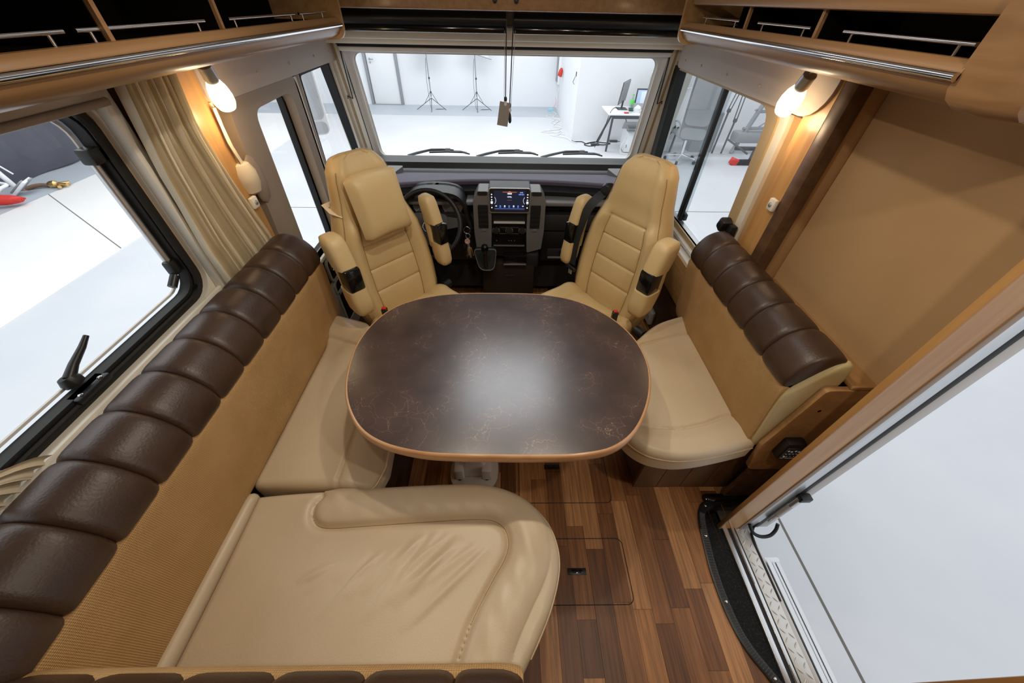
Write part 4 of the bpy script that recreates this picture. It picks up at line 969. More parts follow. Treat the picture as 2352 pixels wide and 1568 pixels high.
gb = box('glovebox_lock_plate', .28, .41, 2.143, 2.155, .415, .475, m_dashdark, db, .004)
lathe('lock', [(.011, 0), (.011, .004), (.005, .005)], m_black, gb, (.368, 2.143, .455), (0, -1, 0), 14)
box('glovebox_handle', .285, .405, 2.135, 2.15, .405, .418, m_dashgrey, db, .004)
box('knee_panel', -.95, .95, 2.22, 2.5, .12, .40, m_blackm, db)
# centre stack
for s, xa in ((-1, -.135), (1, .178)):
    pts = [(xa-.052, .475), (xa+.040, .445), (xa+.048, .60), (xa+.050, .80), (xa+.040, .855), (xa-.025, .855), (xa-.056, .80), (xa-.060, .60)]
    if s > 0: pts = [(2*xa-p[0], p[1]) for p in pts][::-1]
    up_ = plate('stack_upright', rpoly(pts, .012), [], lambda u, v, w: (u, w-(v-.6)*.10, v+.03), 2.075, 2.20, m_dashgrey, db)
    hz = lambda u, v, w: (u, w-(v-.6)*.10, v+.03)
    plate('side_vent', rrect(xa-.030, xa+.030, .625, .775, .006), [], hz, 2.070, 2.077, m_blackm, up_)
    for k in range(5): plate('vent_slat', [(xa-.028, .64+.03*k), (xa+.028, .64+.03*k), (xa+.028, .645+.03*k), (xa-.028, .645+.03*k)], [], hz, 2.067, 2.072, m_black, up_)
    plate('vent_tab', rrect(xa-.014, xa+.014, .606, .616, .004), [], hz, 2.068, 2.076, m_steel, up_)
    plate('top_vent', rrect(xa-.028, xa+.028, .835, .858, .006), [], hz, 2.070, 2.077, m_black, up_)
hz = lambda u, v, w: (u, w-(v-.6)*.10, v+.035)
plate('stack_face', rpoly([(-.098, .40), (.142, .40), (.142, .868), (-.098, .868)], .01), [], hz, 2.095, 2.20, m_dash, db)
CX = .022
su = plate('head_unit', rrect(CX-.118, CX+.118, .728, .874, .014), [], hz, 2.066, 2.10, m_dashdark, db)
plate('bezel_rim', rrect(CX-.120, CX+.120, .726, .876, .015), [rrect(CX-.116, CX+.116, .730, .872, .013)], hz, 2.062, 2.07, m_steel, su)
m_scr = emis('screen_glow', (.010, .013, .03), .8)
plate('screen', rrect(CX-.090, CX+.090, .742, .862, .003), [], hz, 2.0605, 2.067, m_scr, su)
m_w = emis('screen_white', (.75, .82, 1), 1.2); m_b = emis('screen_blue', (.12, .25, .8), .9); m_o = emis('screen_orange', (.9, .22, .05), 1.0); m_dim = emis('screen_dim', (.25, .12, .05), .5)
def sq(a, b, c, d, mm, nm='screen_icon'): plate(nm, [(CX+a, c), (CX+b, c), (CX+b, d), (CX+a, d)], [], hz, 2.0590, 2.0606, mm, su)
for k in range(5):
    a = -.058+.026*k
    lathe('screen_icon', [(.0045, 0), (.0045, .0006), (.002, .0007)], m_w if k % 2 else m_b, su, hz(CX+a+.004, .771, 2.0600), (0, -1, 0), 10)
    sq(a-.001, a+.009, .7610, .7632, m_b, 'icon_caption')
sq(-.082, -.074, .769, .773, m_w); sq(.074, .082, .769, .773, m_w)
sq(-.088, .088, .7535, .7545, m_b, 'screen_line')
sq(-.040, .040, .8545, .8556, m_o, 'screen_line'); sq(-.006, .006, .855, .858, m_o)
sq(-.013, .013, .8475, .8495, m_w, 'screen_text'); sq(-.012, .012, .8425, .8445, m_w, 'screen_text')
sq(-.014, .014, .807, .8085, m_dim, 'screen_text')
for a, b in ((.052, .066), (.068, .082)): sq(a, b, .8385, .8445, m_b)
for s in (-1, 1):
    tube('screen_arc', [hz(CX+s*x_, z_, 2.0600) for x_, z_ in ((.086, .825), (.081, .815), (.079, .805), (.081, .795), (.086, .785))], .0008, m_w, su, 5)
    for k in range(6): plate('side_button', rrect(CX+s*.1035-.0035, CX+s*.1035+.0035, .756+.016*k, .761+.016*k, .001), [], hz, 2.0635, 2.067, m_w if k != 1 else m_dashgrey, su)
    plate('button_frame', rrect(CX+s*.1035-.006, CX+s*.1035+.006, .783, .797, .002), [rrect(CX+s*.1035-.0045, CX+s*.1035+.0045, .7845, .7955, .001)], hz, 2.0632, 2.066, m_w, su)
def stext(txt, x_, z_, size, mm):
    cu = bpy.data.curves.new('t', 'FONT'); cu.body = txt; cu.size = size; cu.align_x = 'CENTER'; cu.extrude = .0002
    to = bpy.data.objects.new('t', cu); COL.objects.link(to); dg = bpy.context.evaluated_depsgraph_get(); me = bpy.data.meshes.new_from_object(to.evaluated_get(dg)); bpy.data.objects.remove(to)
    V = [hz(x_+v.co.x, z_+v.co.y, 2.0598-v.co.z) for v in me.vertices]; F = [tuple(p.vertices) for p in me.polygons]
    bpy.data.meshes.remove(me); return obj('screen_text', V, F, mm, su, 0)
stext('11:31', CX+.067, .850, .0085, m_w); stext('OPEL', CX, .823, .0115, m_w)
plate('storage_slot', rrect(CX-.10, CX+.10, .668, .715, .004), [], hz, 2.088, 2.10, m_blackm, db)
plate('silver_strip', rrect(CX-.096, CX+.096, .648, .6565, .002), [], hz, 2.080, 2.097, MAT('silver_trim', (.85, .85, .86), .35, .2), db)
cl = plate('climate_panel', rrect(CX-.105, CX+.105, .562, .632, .006), [], hz, 2.086, 2.098, m_gloss, db)
for x_ in (-.082, 0, .082):
    kn = lathe('rotary_knob', [(.021, 0), (.021, .012), (.017, .017), (.004, .018)], m_black, cl, hz(CX+x_, .598, 2.086), (0, -1, .1), 20)
    lathe('knob_ring', [(.0235, 0), (.0235, .003), (.0215, .003)], m_steel, kn, hz(CX+x_, .598, 2.086), (0, -1, .1), 20)
for k in range(3): plate('climate_button', rrect(CX-.052+.012*k, CX-.043+.012*k, .606, .612, .001), [], hz, 2.084, 2.087, m_dashdark, cl)
for z_, b in ((.618, 0), (.574, 1)): plate('panel_line', [(CX-.06, z_), (CX+.06, z_), (CX+.06, z_+.001), (CX-.06, z_+.001)], [], hz, 2.0845, 2.087, m_steel, cl)
sp = plate('switch_panel', rpoly([(CX-.10, .495), (CX+.10, .495), (CX+.105, .553), (CX-.105, .553)], .008), [], hz, 2.082, 2.098, m_gloss, db)
for x_ in (-.08, .0, .015, .035): plate('switch', rrect(CX+x_-.003, CX+x_+.003, .524, .529, .001), [], hz, 2.080, 2.083, m_steel, sp)
plate('panel_edge', [(CX-.10, .488), (CX+.10, .488), (CX+.10, .4935), (CX-.10, .4935)], [], hz, 2.074, 2.098, m_dashgrey, db)
box('ashtray', CX-.035, CX+.115, 2.06, 2.12, .405, .47, m_gloss, db, .006)
box('ashtray_lip', CX-.035, CX+.115, 2.052, 2.062, .402, .41, m_steel, db, .002)
box('lower_console', -.16, .20, 2.09, 2.28, .0, .40, MAT('console_brown', (.02, .011, .006), .6), db, .02)
box('console_tab', -.0, .07, 2.082, 2.092, .29, .305, m_dashdark, db, .004)
box('lower_grey_panel', CX+.11, CX+.20, 2.09, 2.2, .36, .47, m_dashdark, db, .02)
gl = thing('gear_lever', 'black gear lever in a pocketed surround left of the centre stack', 'gear lever', (-.13, 2.02, .4))
plate('gaiter_surround', rpoly([(-.205, .515), (-.06, .515), (-.075, .40), (-.165, .40)], [.02, .02, .04, .05]), [], lambda u, v, w: (u, w+(v-.4)*.5, v), 2.00, 2.06, m_blackm, gl)
plate('surround_rim', rpoly([(-.208, .518), (-.057, .518), (-.072, .397), (-.168, .397)], [.02, .02, .04, .05]), [rpoly([(-.2055, .5155), (-.0595, .5155), (-.0745, .3995), (-.1655, .3995)], [.02, .02, .04, .05])], lambda u, v, w: (u, w+(v-.4)*.5, v), 1.995, 2.002, m_dashgrey, gl)
tube('stick', [(-.125, 2.0, .42), (-.128, 1.97, .50), (-.127, 1.955, .56)], .011, m_black, gl, 10)
lathe('gear_knob', [(.012, -.03), (.020, -.01), (.023, .012), (.018, .028), (.004, .034)], m_gloss, gl, (-.127, 1.952, .575), (0, -.25, 1), 18)
# instrument binnacle
bn = thing('instrument_binnacle', 'black hooded instrument cluster behind the steering wheel', 'instruments', (-.42, 2.15, .65))
lo_ = [(x_, z_) for x_, z_ in ((-.60, .62), (-.24, .62), (-.225, .74), (-.26, .835), (-.34, .872), (-.50, .872), (-.58, .835), (-.615, .74))]
lo_ = [tuple(p)[:2] for p in spline([(*p, 0) for p in lo_], 5)]
plate('hood', lo_, [[((p[0]+.42)*.9-.42, (p[1]-.75)*.88+.75) for p in lo_]], fY, 2.06, 2.22, m_dash, bn)
plate('dial_plate', lo_, [], fY, 2.17, 2.20, m_blackm, bn)
for x_ in (-.51, -.33):
    g_ = lathe('gauge', [(.062, 0), (.064, .006), (.060, .006), (.058, .001)], m_steel, bn, (x_, 2.168, .755), (0, -1, 0), 28)
    for k in range(9):
        a = rad(-40+32.5*k); tube('tick', [(x_+.05*cos(a), 2.166, .755+.05*sin(a)), (x_+.056*cos(a), 2.166, .755+.056*sin(a))], .001, m_lgrey, g_, 4)
    tube('needle', [(x_, 2.164, .755), (x_-.035, 2.164, .725)], .0015, m_lgrey, g_, 5)
# steering wheel
XF = Matrix.Translation((-.455, 1.985, .715)) @ Matrix.Rotation(rad(-28), 4, 'X')
sw_ = thing('steering_wheel', 'black four-spoke steering wheel with a three-pointed star emblem', 'steering wheel', (0, 0, 0))
tube('rim', [(.188*cos(2*PI*k/48), 0, .188*sin(2*PI*k/48)) for k in range(48)], .0145, m_dash, sw_, 12, True)
plate('hub', [tuple(p)[:2] for p in spline([(-.11, .045, 0), (-.05, .065, 0), (.05, .065, 0), (.11, .045, 0), (.105, -.03, 0), (.07, -.10, 0), (0, -.115, 0), (-.07, -.10, 0), (-.105, -.03, 0)], 5)], [], fY, -.012, .035, MAT('wheel_hub', (.04, .04, .045), .45), sw_)
for s in (-1, 1):
    plate('spoke', rpoly([(s*.08, .05), (s*.185, .035), (s*.185, -.01), (s*.09, -.03)], .01), [], fY, -.004, .016, m_dashdark, sw_)
    plate('spoke', rpoly([(s*.05, -.09), (s*.085, -.07), (s*.135, -.12), (s*.105, -.15)], .01), [], fY, -.004, .016, m_dashdark, sw_)
    for k in range(3): lathe('wheel_button', [(.008, 0), (.007, .004), (.002, .005)], m_gloss, sw_, (s*.085, -.012, .0-.026*k), (0, -1, 0), 10)
em = tube('emblem_ring', [(.029*cos(2*PI*k/32), -.014, -.012+.029*sin(2*PI*k/32)) for k in range(32)], .0022, m_chrome, sw_, 6, True)
for k in range(3):
    a = rad(90+120*k); p = Vector((cos(a), 0, sin(a))); q = Vector((-p.z, 0, p.x)); o = Vector((0, -.013, -.012))
    obj('emblem_point', [o+q*.0045, o-q*.0045, o+p*.028, o+Vector((0, -.004, 0)), o-p*.003], [(0, 2, 3), (2, 1, 3), (1, 4, 3), (4, 0, 3)], m_chrome, em, 0)
tube('column', [(0, .02, -.01), (0, .20, -.01)], .045, m_dash, sw_, 16)
XF = Matrix.Identity(4)
# keys in the ignition
ky = thing('key_bunch', 'bunch of keys with a pink and silver fob hanging from the ignition', 'keys', (-.245, 2.0, .6))
tube('key_ring', [(-.235+.020*cos(2*PI*k/20), 2.02, .665+.022*sin(2*PI*k/20)) for k in range(20)], .0018, m_chrome, ky, 6, True)
tube('key_ring', [(-.230+.013*cos(2*PI*k/20), 2.01+.004*sin(2*PI*k/20), .632+.014*sin(2*PI*k/20)) for k in range(20)], .0016, m_steel, ky, 6, True)
lathe('fob', [(.008, -.03), (.012, -.01), (.017, 0), (.016, .006), (.008, .006), (.007, -.004)], MAT('pink_metal', (.72, .48, .48), .3, .6), ky, (-.234, 1.995, .605), (0, -1, .25), 18)
tube('fob_tail', [(-.232, 2.0, .59), (-.228, 2.0, .56)], .008, m_steel, ky, 10)
for i, (dx, dz) in enumerate(((-.012, -.07), (.004, -.075), (.016, -.06), (-.002, -.055))):
    obox('key', (-.226+dx, 2.0-.003*i, .565+dz/2), (.011, .002, abs(dz)), ry(-dx*900), m_gold if i % 2 == 0 else m_steel, ky, .0008)
tag(box('fob_remote', -.262, -.245, 1.995, 2.005, .555, .585, m_black, None, .004), 'small black remote fob beside the hanging keys', 'remote fob')
# pedals bright edge
pd = thing('pedal', 'metal-edged black pedal in the driver footwell', 'pedal', (-.35, 2.1, .05)); box('pedal_pad', -.37, -.32, 2.05, 2.08, .08, .16, m_black, pd, .006); box('pedal_edge', -.365, -.325, 2.045, 2.052, .085, .095, m_steel, pd, .002)
for o_ in [o for o in bpy.data.objects if o.name.startswith('pedal')]: pass

# ------------------------------------------------------------------ outside the windscreen: wipers and mirrors
for i, xx in enumerate((-.50, .03, .53)):
    wpr = thing('wiper', ('leftmost', 'middle', 'rightmost')[i]+' black windscreen wiper resting on the windscreen', 'wiper', (xx, 2.98, .80), 'windscreen wipers')
    def wq(x_, z_): return (x_, wsY(z_)+.055, z_)
    tube('wiper_arm', [wq(xx-.26, .79), wq(xx-.18, .812), wq(xx-.07, .838), wq(xx+.02, .842), wq(xx+.10, .838)], [.009, .010, .008, .006, .004], m_dgrey, wpr)
    tube('blade', [wq(xx-.09, .817), wq(xx+.05, .822), wq(xx+.17, .820), wq(xx+.22, .808)], .0055, m_rubber, wpr, 6)
    tube('spoiler', [wq(xx-.09, .828), wq(xx+.05, .833), wq(xx+.15, .831), wq(xx+.20, .82)], .004, m_mgrey, wpr, 6)
    box('clip', xx+.035, xx+.075, wsY(.84)+.048, wsY(.84)+.064, .832, .850, m_mgrey, wpr, .003)
def mirror(s, label):
    th = thing('wing_mirror', label, 'mirror', (s*1.42, 3.0, .95), 'wing mirrors')
    c = Vector((s*1.42, 3.02, 1.12))
    global XF
    XF = Matrix.Translation(c) @ Matrix.Rotation(rad(-s*22), 4, 'Z')
    loft('housing', [[(u*k_, y_, v*k_) for u, v in rrect(-.10, .10, -.20, .26, .05)] for y_, k_ in ((-.03, 1), (.0, 1.02), (.04, .95), (.075, .6))], m_white if s < 0 else m_mgrey, th)
    plate('glass', rrect(-.088, .088, -.10, .245, .04), [], fY, -.034, -.031, m_mirror, th); plate('blind_spot_glass', rrect(-.088, .088, -.19, -.115, .03), [], fY, -.034, -.031, m_mirror, th)
    XF = Matrix.Identity(4)
    tube('mirror_arm', [(s*1.40, 3.03, 1.30), (s*1.34, 3.02, 1.44), (s*1.15, 2.95, 1.52)], .022, m_white if s < 0 else m_mgrey, th)
mirror(-1, 'white wing mirror outside the quarter window'); mirror(1, 'grey wing mirror outside the sliding window')

# ================================================================== THINGS IN THE HALL
# steel door
dr = struct(box('door_3', -3.86, -3.08, 12.50, 12.55, G, 1.45, m_white, None, .004))
for xx in (-3.92, -3.06): box('door_frame', xx-.035, xx+.035, 12.46, 12.56, G, 1.5, m_mgrey, dr, .006)
box('door_frame', -3.95, -3.02, 12.46, 12.56, 1.45, 1.52, m_mgrey, dr, .006)
box('threshold', -3.9, -3.05, 12.44, 12.52, G, G+.02, m_mgrey, dr)
tube('door_handle', [(-3.78, 12.50, .415), (-3.78, 12.43, .415), (-3.66, 12.43, .415)], .012, m_steel, dr, 8)
lathe('handle_rose', [(.026, 0), (.024, .01)], m_steel, dr, (-3.78, 12.50, .415), (0, -1, 0), 14); lathe('lock_rose', [(.026, 0), (.024, .01)], m_steel, dr, (-3.78, 12.50, .34), (0, -1, 0), 14)
# light stands
def light_stand(x, y, label, tilt):
    th = thing('light_stand', label, 'light stand', (x, y, G), 'tripod light stands')
    tube('pole', [(x, y, G+.30), (x-.01, y, .56)], .014, m_mgrey, th, 8); tube('upper_pole', [(x-.01, y, .05), (x-.01, y, .60)], .010, MAT('copper_pole', (.40, .20, .13), .4, .5), th, 8)
    for z_ in (G+.40, .07): lathe('clamp', [(.022, -.02), (.026, 0), (.022, .02)], m_dgrey, th, (x, y, z_), (0, 0, 1), 12)
    for a in (200, 340, 275):
        d = Vector((cos(rad(a)), sin(rad(a)), 0)); f = Vector((x, y, G))+d*.44
        tube('leg', [Vector((x, y, G+.26)), f+Vector((0, 0, .008))], .008, m_dgrey, th, 6); tube('brace', [Vector((x, y, G+.42)), Vector((x, y, G+.15))+d*.20], .006, m_dgrey, th, 6)
    pn = obox('light_panel', (x, y+.05, .60+.25), (.84, .05, .52), ry(tilt) , m_white, th, .01)
    tube('panel_edge', [(x-.44, y+.02, .595+.44*math.tan(rad(tilt))), (x+.44, y+.02, .595-.44*math.tan(rad(tilt)))], .008, m_mgrey, th, 6)
    tube('lead', spline([(x-.03, y, .5), (x-.07, y, .1), (x-.06, y, -.3), (x-.02, y-.05, G+.02), (x+.15, y-.1, G+.01), (x+.35, y-.05, G+.01), (x+.12, y-.08, G+.01)], 5, False), .005, m_dgrey, th, 5)
light_stand(-2.12, 12.05, 'tripod light stand near the grey-framed hall door', 0); light_stand(-.835, 12.08, 'tripod light stand in the middle of the hall wall, panel tilted', 14)
# electrical cabinet, beacon and cables
ec_ = thing('wall_cabinet', 'white wall cabinet with a grey side at the hall corner', 'cabinet', (1.5, 12.4, -.05)); box('cabinet_body', 1.44, 1.62, 12.25, 12.55, -.06, .75, m_white, ec_, .004); box('cabinet_side', 1.415, 1.44, 12.27, 12.55, .0, .75, m_mgrey, ec_)
bc_ = thing('wall_beacon', 'red and white beacon on a bracket beside the wall cabinet', 'beacon', (1.56, 11.6, .2)); lathe('beacon_dome', [(.055, -.05), (.06, 0), (.05, .08), (.02, .13)], m_red, bc_, (1.42, 11.6, .27), (.2, 0, 1), 14); box('beacon_bracket', 1.40, 1.52, 11.58, 11.62, .20, .225, m_lgrey, bc_, .004); tube('bracket_rod', [(1.43, 11.6, .2), (1.43, 11.6, -.5)], .006, m_lgrey, bc_, 6)
hk = thing('coat_hook', 'small wire hook on the white room corner', 'hook', (1.49, 9.4, .45)); box('hook_plate', 1.485, 1.50, 9.38, 9.42, .50, .58, m_dgrey, hk, .003); tube('hook_wire', [(1.48, 9.4, .50), (1.44, 9.4, .40), (1.47, 9.4, .36)], .006, m_dgrey, hk, 6)
def floor_cable(label, pts, r, mat): return tag(tube('floor_cable', spline([(x_, y_, G+r+.002) for x_, y_ in pts], 6, False), r, mat, None, 5), label, 'cable', 'cables on the hall floor')
floor_cable('white tangled cable along the foot of the white room corner', [(1.30, 12.0), (1.40, 11.6), (1.28, 11.2), (1.42, 10.9), (1.30, 10.6), (1.20, 10.3), (1.38, 10.1), (1.10, 9.9), (.85, 9.75), (1.15, 9.65), (1.35, 9.8), (1.25, 9.5), (1.05, 9.45), (1.38, 9.25), (1.50, 8.95), (1.60, 8.85)], .009, m_leadw)
floor_cable('second white cable looping near the hall corner sockets', [(1.25, 11.5), (1.10, 11.3), (1.32, 11.0), (1.18, 10.6), (1.40, 10.4), (1.30, 9.95), (.95, 9.9), (1.2, 9.7), (1.4, 9.5)], .008, m_leadw)
floor_cable('black cable tangle on the floor left of the desk legs', [(1.50, 9.02), (1.55, 8.95), (1.72, 8.95), (1.80, 8.8), (1.95, 8.9), (2.05, 8.75), (1.85, 8.62), (1.75, 8.75), (2.0, 8.95), (2.2, 8.9), (2.35, 8.85), (2.15, 8.72), (1.9, 8.83)], .009, m_rubber)
for i, (x_, y_, s_) in enumerate(((1.98, 8.72, 0), (2.45, 9.0, 1))):
    ps = thing('power_adapter', ('black power adapter brick on the floor left of the desk' if i == 0 else 'black power strip on the floor under the desk'), 'adapter', (x_, y_, G), 'adapters on the hall floor'); box('adapter_body', x_-.09, x_+.09, y_-.03, y_+.03, G, G+.04, m_dgrey, ps, .006); tube('adapter_lead', [(x_+.09, y_, G+.02), (x_+.16, y_+.02, G+.008)], .006, m_rubber, ps, 5)
mp_ = thing('multi_socket', 'blue and white multi-socket with pink plugs at the hall corner', 'socket strip', (1.3, 12.0, G)); box('socket_body', 1.20, 1.36, 11.95, 12.05, G, G+.07, MAT('pale_blue', (.35, .62, .75), .5), mp_, .008); tube('plug_lead', [(1.34, 12.0, G+.06), (1.42, 12.0, G+.2), (1.40, 12.1, G+.32)], .007, MAT('pink_lead', (.8, .3, .4), .5), mp_, 5)
# desk
dk = thing('work_desk', 'white-topped desk with black splayed legs against the hall wall', 'desk', (2.8, 8.4, G))
box('desk_top', 2.02, 3.66, 8.08, 8.82, .055, .08, m_white, dk, .006)
box('apron', 2.10, 3.58, 8.12, 8.15, -.01, .055, m_dgrey, dk, .004); box('apron', 2.10, 3.58, 8.74, 8.77, -.01, .055, m_dgrey, dk, .004)
for (xa, ya, xb, yb) in ((2.12, 8.14, 2.14, 8.30), (2.10, 8.18, 2.07, 9.0), (3.50, 8.14, 3.52, 8.30), (3.56, 8.18, 3.58, 8.98)):
    tube('leg', [(xa, ya, .055), (xb, min(yb, 8.98), G+.005)], .022, m_dgrey, dk, 8)
mo = thing('monitor', 'dark monitor seen at an angle on the desk', 'monitor', (2.35, 8.6, .08), 'monitors'); obox('panel', (2.37, 8.55, .37), (.02, .52, .36), rz(-28) @ ry(6), m_mgrey, mo, .006); obox('screen_frame', (2.357, 8.543, .37), (.012, .535, .375), rz(-28) @ ry(6), m_dgrey, mo, .004); box('monitor_foot', 2.27, 2.47, 8.45, 8.68, .08, .092, m_dgrey, mo, .004); tube('monitor_neck', [(2.37, 8.57, .09), (2.38, 8.57, .22)], .02, m_dgrey, mo, 8)
mo = thing('monitor', 'monitor with a lit blue screen behind the cola bottle', 'monitor', (2.85, 8.7, .08), 'monitors'); box('bezel', 2.66, 3.10, 8.69, 8.72, .13, .41, m_dgrey, mo, .005); box('screen', 2.68, 3.08, 8.685, 8.691, .15, .385, emis('monitor_glow', (.42, .55, .72), .45), mo); box('page', 2.76, 3.04, 8.682, 8.686, .16, .36, emis('page_glow', (.6, .68, .82), .5), mo); box('monitor_foot', 2.75, 2.98, 8.62, 8.78, .08, .09, m_dgrey, mo, .004); tube('monitor_neck', [(2.87, 8.71, .09), (2.87, 8.71, .2)], .02, m_dgrey, mo, 8)
for y_ in (.22, .19): box('text_line', 2.92, 3.02, 8.680, 8.683, y_, y_+.008, m_dgrey, mo)
def bottle(x, y, label, cap, liquid, lz, h=.26, lab=None):
    th = thing('bottle', label, 'bottle', (x, y, .08), 'bottles on the desk'); r = .040
    lathe('body', [(r*.9, 0), (r, .01), (r, h*.55), (r*.8, h*.7), (.014, h*.9), (.014, h)], m_clear, th, (x, y, .08), (0, 0, 1), 16)
    lathe('band', [(r+.001, 0), (r+.002, .002), (r+.002, .07), (r+.001, .072)], liquid, th, (x, y, .08+lz), (0, 0, 1), 16)
    lathe('cap', [(.016, 0), (.016, .022), (.004, .024)], cap, th, (x, y, .08+h), (0, 0, 1), 12)
bottle(2.46, 8.2, 'clear bottle with green label and green cap on the desk', m_green, m_green, .15, .29)
bottle(2.92, 8.5, 'cola bottle with a red label in front of the lit monitor', m_mgrey, m_red, .03, .22)
jr = thing('orange_jar', 'small white and orange jar at the front of the desk', 'jar', (2.74, 8.15, .08)); lathe('jar_body', [(.03, 0), (.032, .01), (.032, .05), (.025, .07)], m_orange, jr, (2.74, 8.15, .08), (0, 0, 1), 14); lathe('jar_top', [(.025, 0), (.026, .03), (.01, .04)], m_white, jr, (2.74, 8.15, .15), (0, 0, 1), 14)
bx_ = thing('desk_clutter', 'crumpled white paper bag between the bottles on the desk', 'bag', (2.6, 8.25, .08))
V = []; F = []
for i in range(6):
    for j in range(10):
        a = 2*PI*j/10; r_ = (.07, .085, .075, .08, .05, .005)[i]*(1+.25*random.uniform(-1, 1)); V.append((2.60+r_*cos(a), 8.24+r_*.8*sin(a), .08+.025*i+(.01*random.random() if i else 0)))
for i in range(5):
    for j in range(10): F.append((i*10+j, i*10+(j+1) % 10, i*10+10+(j+1) % 10, i*10+10+j))
F.append(tuple(range(9, -1, -1))); F.append(tuple(range(50, 60)))
obj('bag_body', V, F, m_white, bx_, 20)
kb = thing('laptop', 'open grey laptop leaning behind the paper bag on the desk', 'laptop', (2.6, 8.5, .08)); obox('laptop_base', (2.66, 8.42, .095), (.34, .22, .018), rz(-12), m_dgrey, kb, .004); obox('laptop_lid', (2.71, 8.50, .145), (.34, .012, .12), rz(-12) @ rx(-50), m_mgrey, kb, .003)
tag(box('red_case', 2.33, 2.42, 8.13, 8.19, .08, .10, m_red, None, .006), 'small red case at the left front of the desk', 'case')
hr = thing('hanging_tray', 'grey laptop tray hanging under the desk top', 'tray', (2.6, 8.25, -.3)); obox('tray_panel', (2.62, 8.18, -.13), (.50, .02, .16), rx(35), m_mgrey, hr, .004); box('tray_shelf', 2.48, 2.85, 8.08, 8.26, -.24, -.225, m_mgrey, hr, .004); tube('tray_hanger', [(2.36, 8.2, .05), (2.50, 8.15, -.23)], .012, m_mgrey, hr, 6)
pc = thing('computer_tower', 'white computer tower standing under the desk', 'computer', (2.6, 8.35, G)); box('tower_case', 2.50, 2.70, 8.2, 8.62, G+.01, -.24, m_white, pc, .02); box('front_slot', 2.52, 2.53, 8.196, 8.2, G+.1, G+.16, m_dgrey, pc); tube('tower_lead', spline([(2.5, 8.2, -.35), (2.40, 8.15, -.5), (2.42, 8.1, G+.02), (2.55, 8.08, G+.02)], 5, False), .008, m_leadw, pc, 5)
dc = tag(tube('desk_cable', spline([(2.28, 8.45, .10), (2.15, 8.3, .14), (2.04, 8.15, .05), (1.98, 8.2, -.3), (1.93, 8.5, G+.02)], 6, False), .006, m_rubber), 'black cable hanging from the desk top to the floor', 'cable')
lp = thing('round_fan', 'clear round fan disc standing behind the lit monitor', 'fan', (3.05, 8.8, .08)); lathe('fan_ring', [(.20, -.012), (.207, 0), (.20, .012), (.193, 0)], m_lgrey, lp, (3.10, 8.80, .58), (0, 1, 0), 32, False); lathe('fan_guard', [(.005, 0), (.19, .004), (.19, .006), (.005, .01)], m_clear, lp, (3.10, 8.80, .58), (0, 1, 0), 28); tube('fan_neck', [(2.98, 8.8, .08), (2.98, 8.8, .46)], .018, m_skin, lp, 8)
cup = thing('paper_cup', 'white and red paper cup at the right end of the desk', 'cup', (3.42, 8.4, .08)); lathe('cup_body', [(.03, 0), (.042, .11), (.038, .11), (.028, .01)], m_white, cup, (3.42, 8.4, .08), (0, 0, 1), 14); lathe('cup_band', [(.0355, .045), (.0395, .08)], m_red, cup, (3.42, 8.4, .081), (0, 0, 1), 14, False)
ms = thing('headset', 'dark headset lying at the right end of the desk', 'headset', (3.55, 8.35, .08)); lathe('ear_pad', [(.05, 0), (.055, .02), (.03, .035)], m_dgrey, ms, (3.55, 8.35, .08), (0, 0, 1), 14); tube('band', [(3.50, 8.35, .1), (3.55, 8.40, .12), (3.60, 8.36, .1)], .008, m_dgrey, ms, 6)
tag(box('storage_box', 3.28, 3.52, 8.35, 8.7, G, -.42, m_white, None, .008), 'white cardboard box under the right end of the desk', 'box')
# office chair
oc = thing('office_chair', 'white shell office chair on a chrome star base', 'chair', (3.55, 7.7, G))
for a in (20, 92, 164, 236, 308):
    d = Vector((cos(rad(a)), sin(rad(a)), 0)); e_ = Vector((3.55, 7.75, G+.09))+d*.30
    lg = tube('leg', [(3.55, 7.75, G+.12), e_], [.022, .013], m_chrome, oc, 8); lathe('caster', [(.03, -.02), (.032, 0), (.03, .02)], m_dgrey, lg, (e_.x, e_.y, G+.034), (d.y, -d.x, 0), 12)
tube('gas_lift', [(3.55, 7.75, G+.1), (3.55, 7.75, -.22)], .025, m_chrome, oc, 10); box('mechanism', 3.42, 3.68, 7.62, 7.88, -.25, -.20, m_dgrey, oc, .01)
box('seat_pad', 3.30, 3.80, 7.52, 8.02, -.20, -.13, MAT('grey_cloth', (.22, .23, .24), .8), oc, .03)
loft('back_shell', [[(3.55+u*w_, 8.02+.06*(u*u)*-1+.10*t, -.1+.62*t) for u in [-1+.2*k for k in range(11)]]+[(3.55+u*w_, 8.05+.06*(u*u)*-1+.10*t, -.1+.62*t) for u in [1-.2*k for k in range(11)]] for t, w_ in ((0, .18), (.2, .23), (.5, .25), (.8, .24), (.95, .20), (1, .12))], m_white, oc, smooth=60)
for s in (-1, 1): tube('armrest', spline([(3.55+s*.24, 7.98, -.14), (3.55+s*.30, 7.9, .0), (3.55+s*.30, 7.7, .06), (3.55+s*.28, 7.58, .02), (3.55+s*.24, 7.6, -.16)], 5, False), .014, m_mgrey, oc, 8)
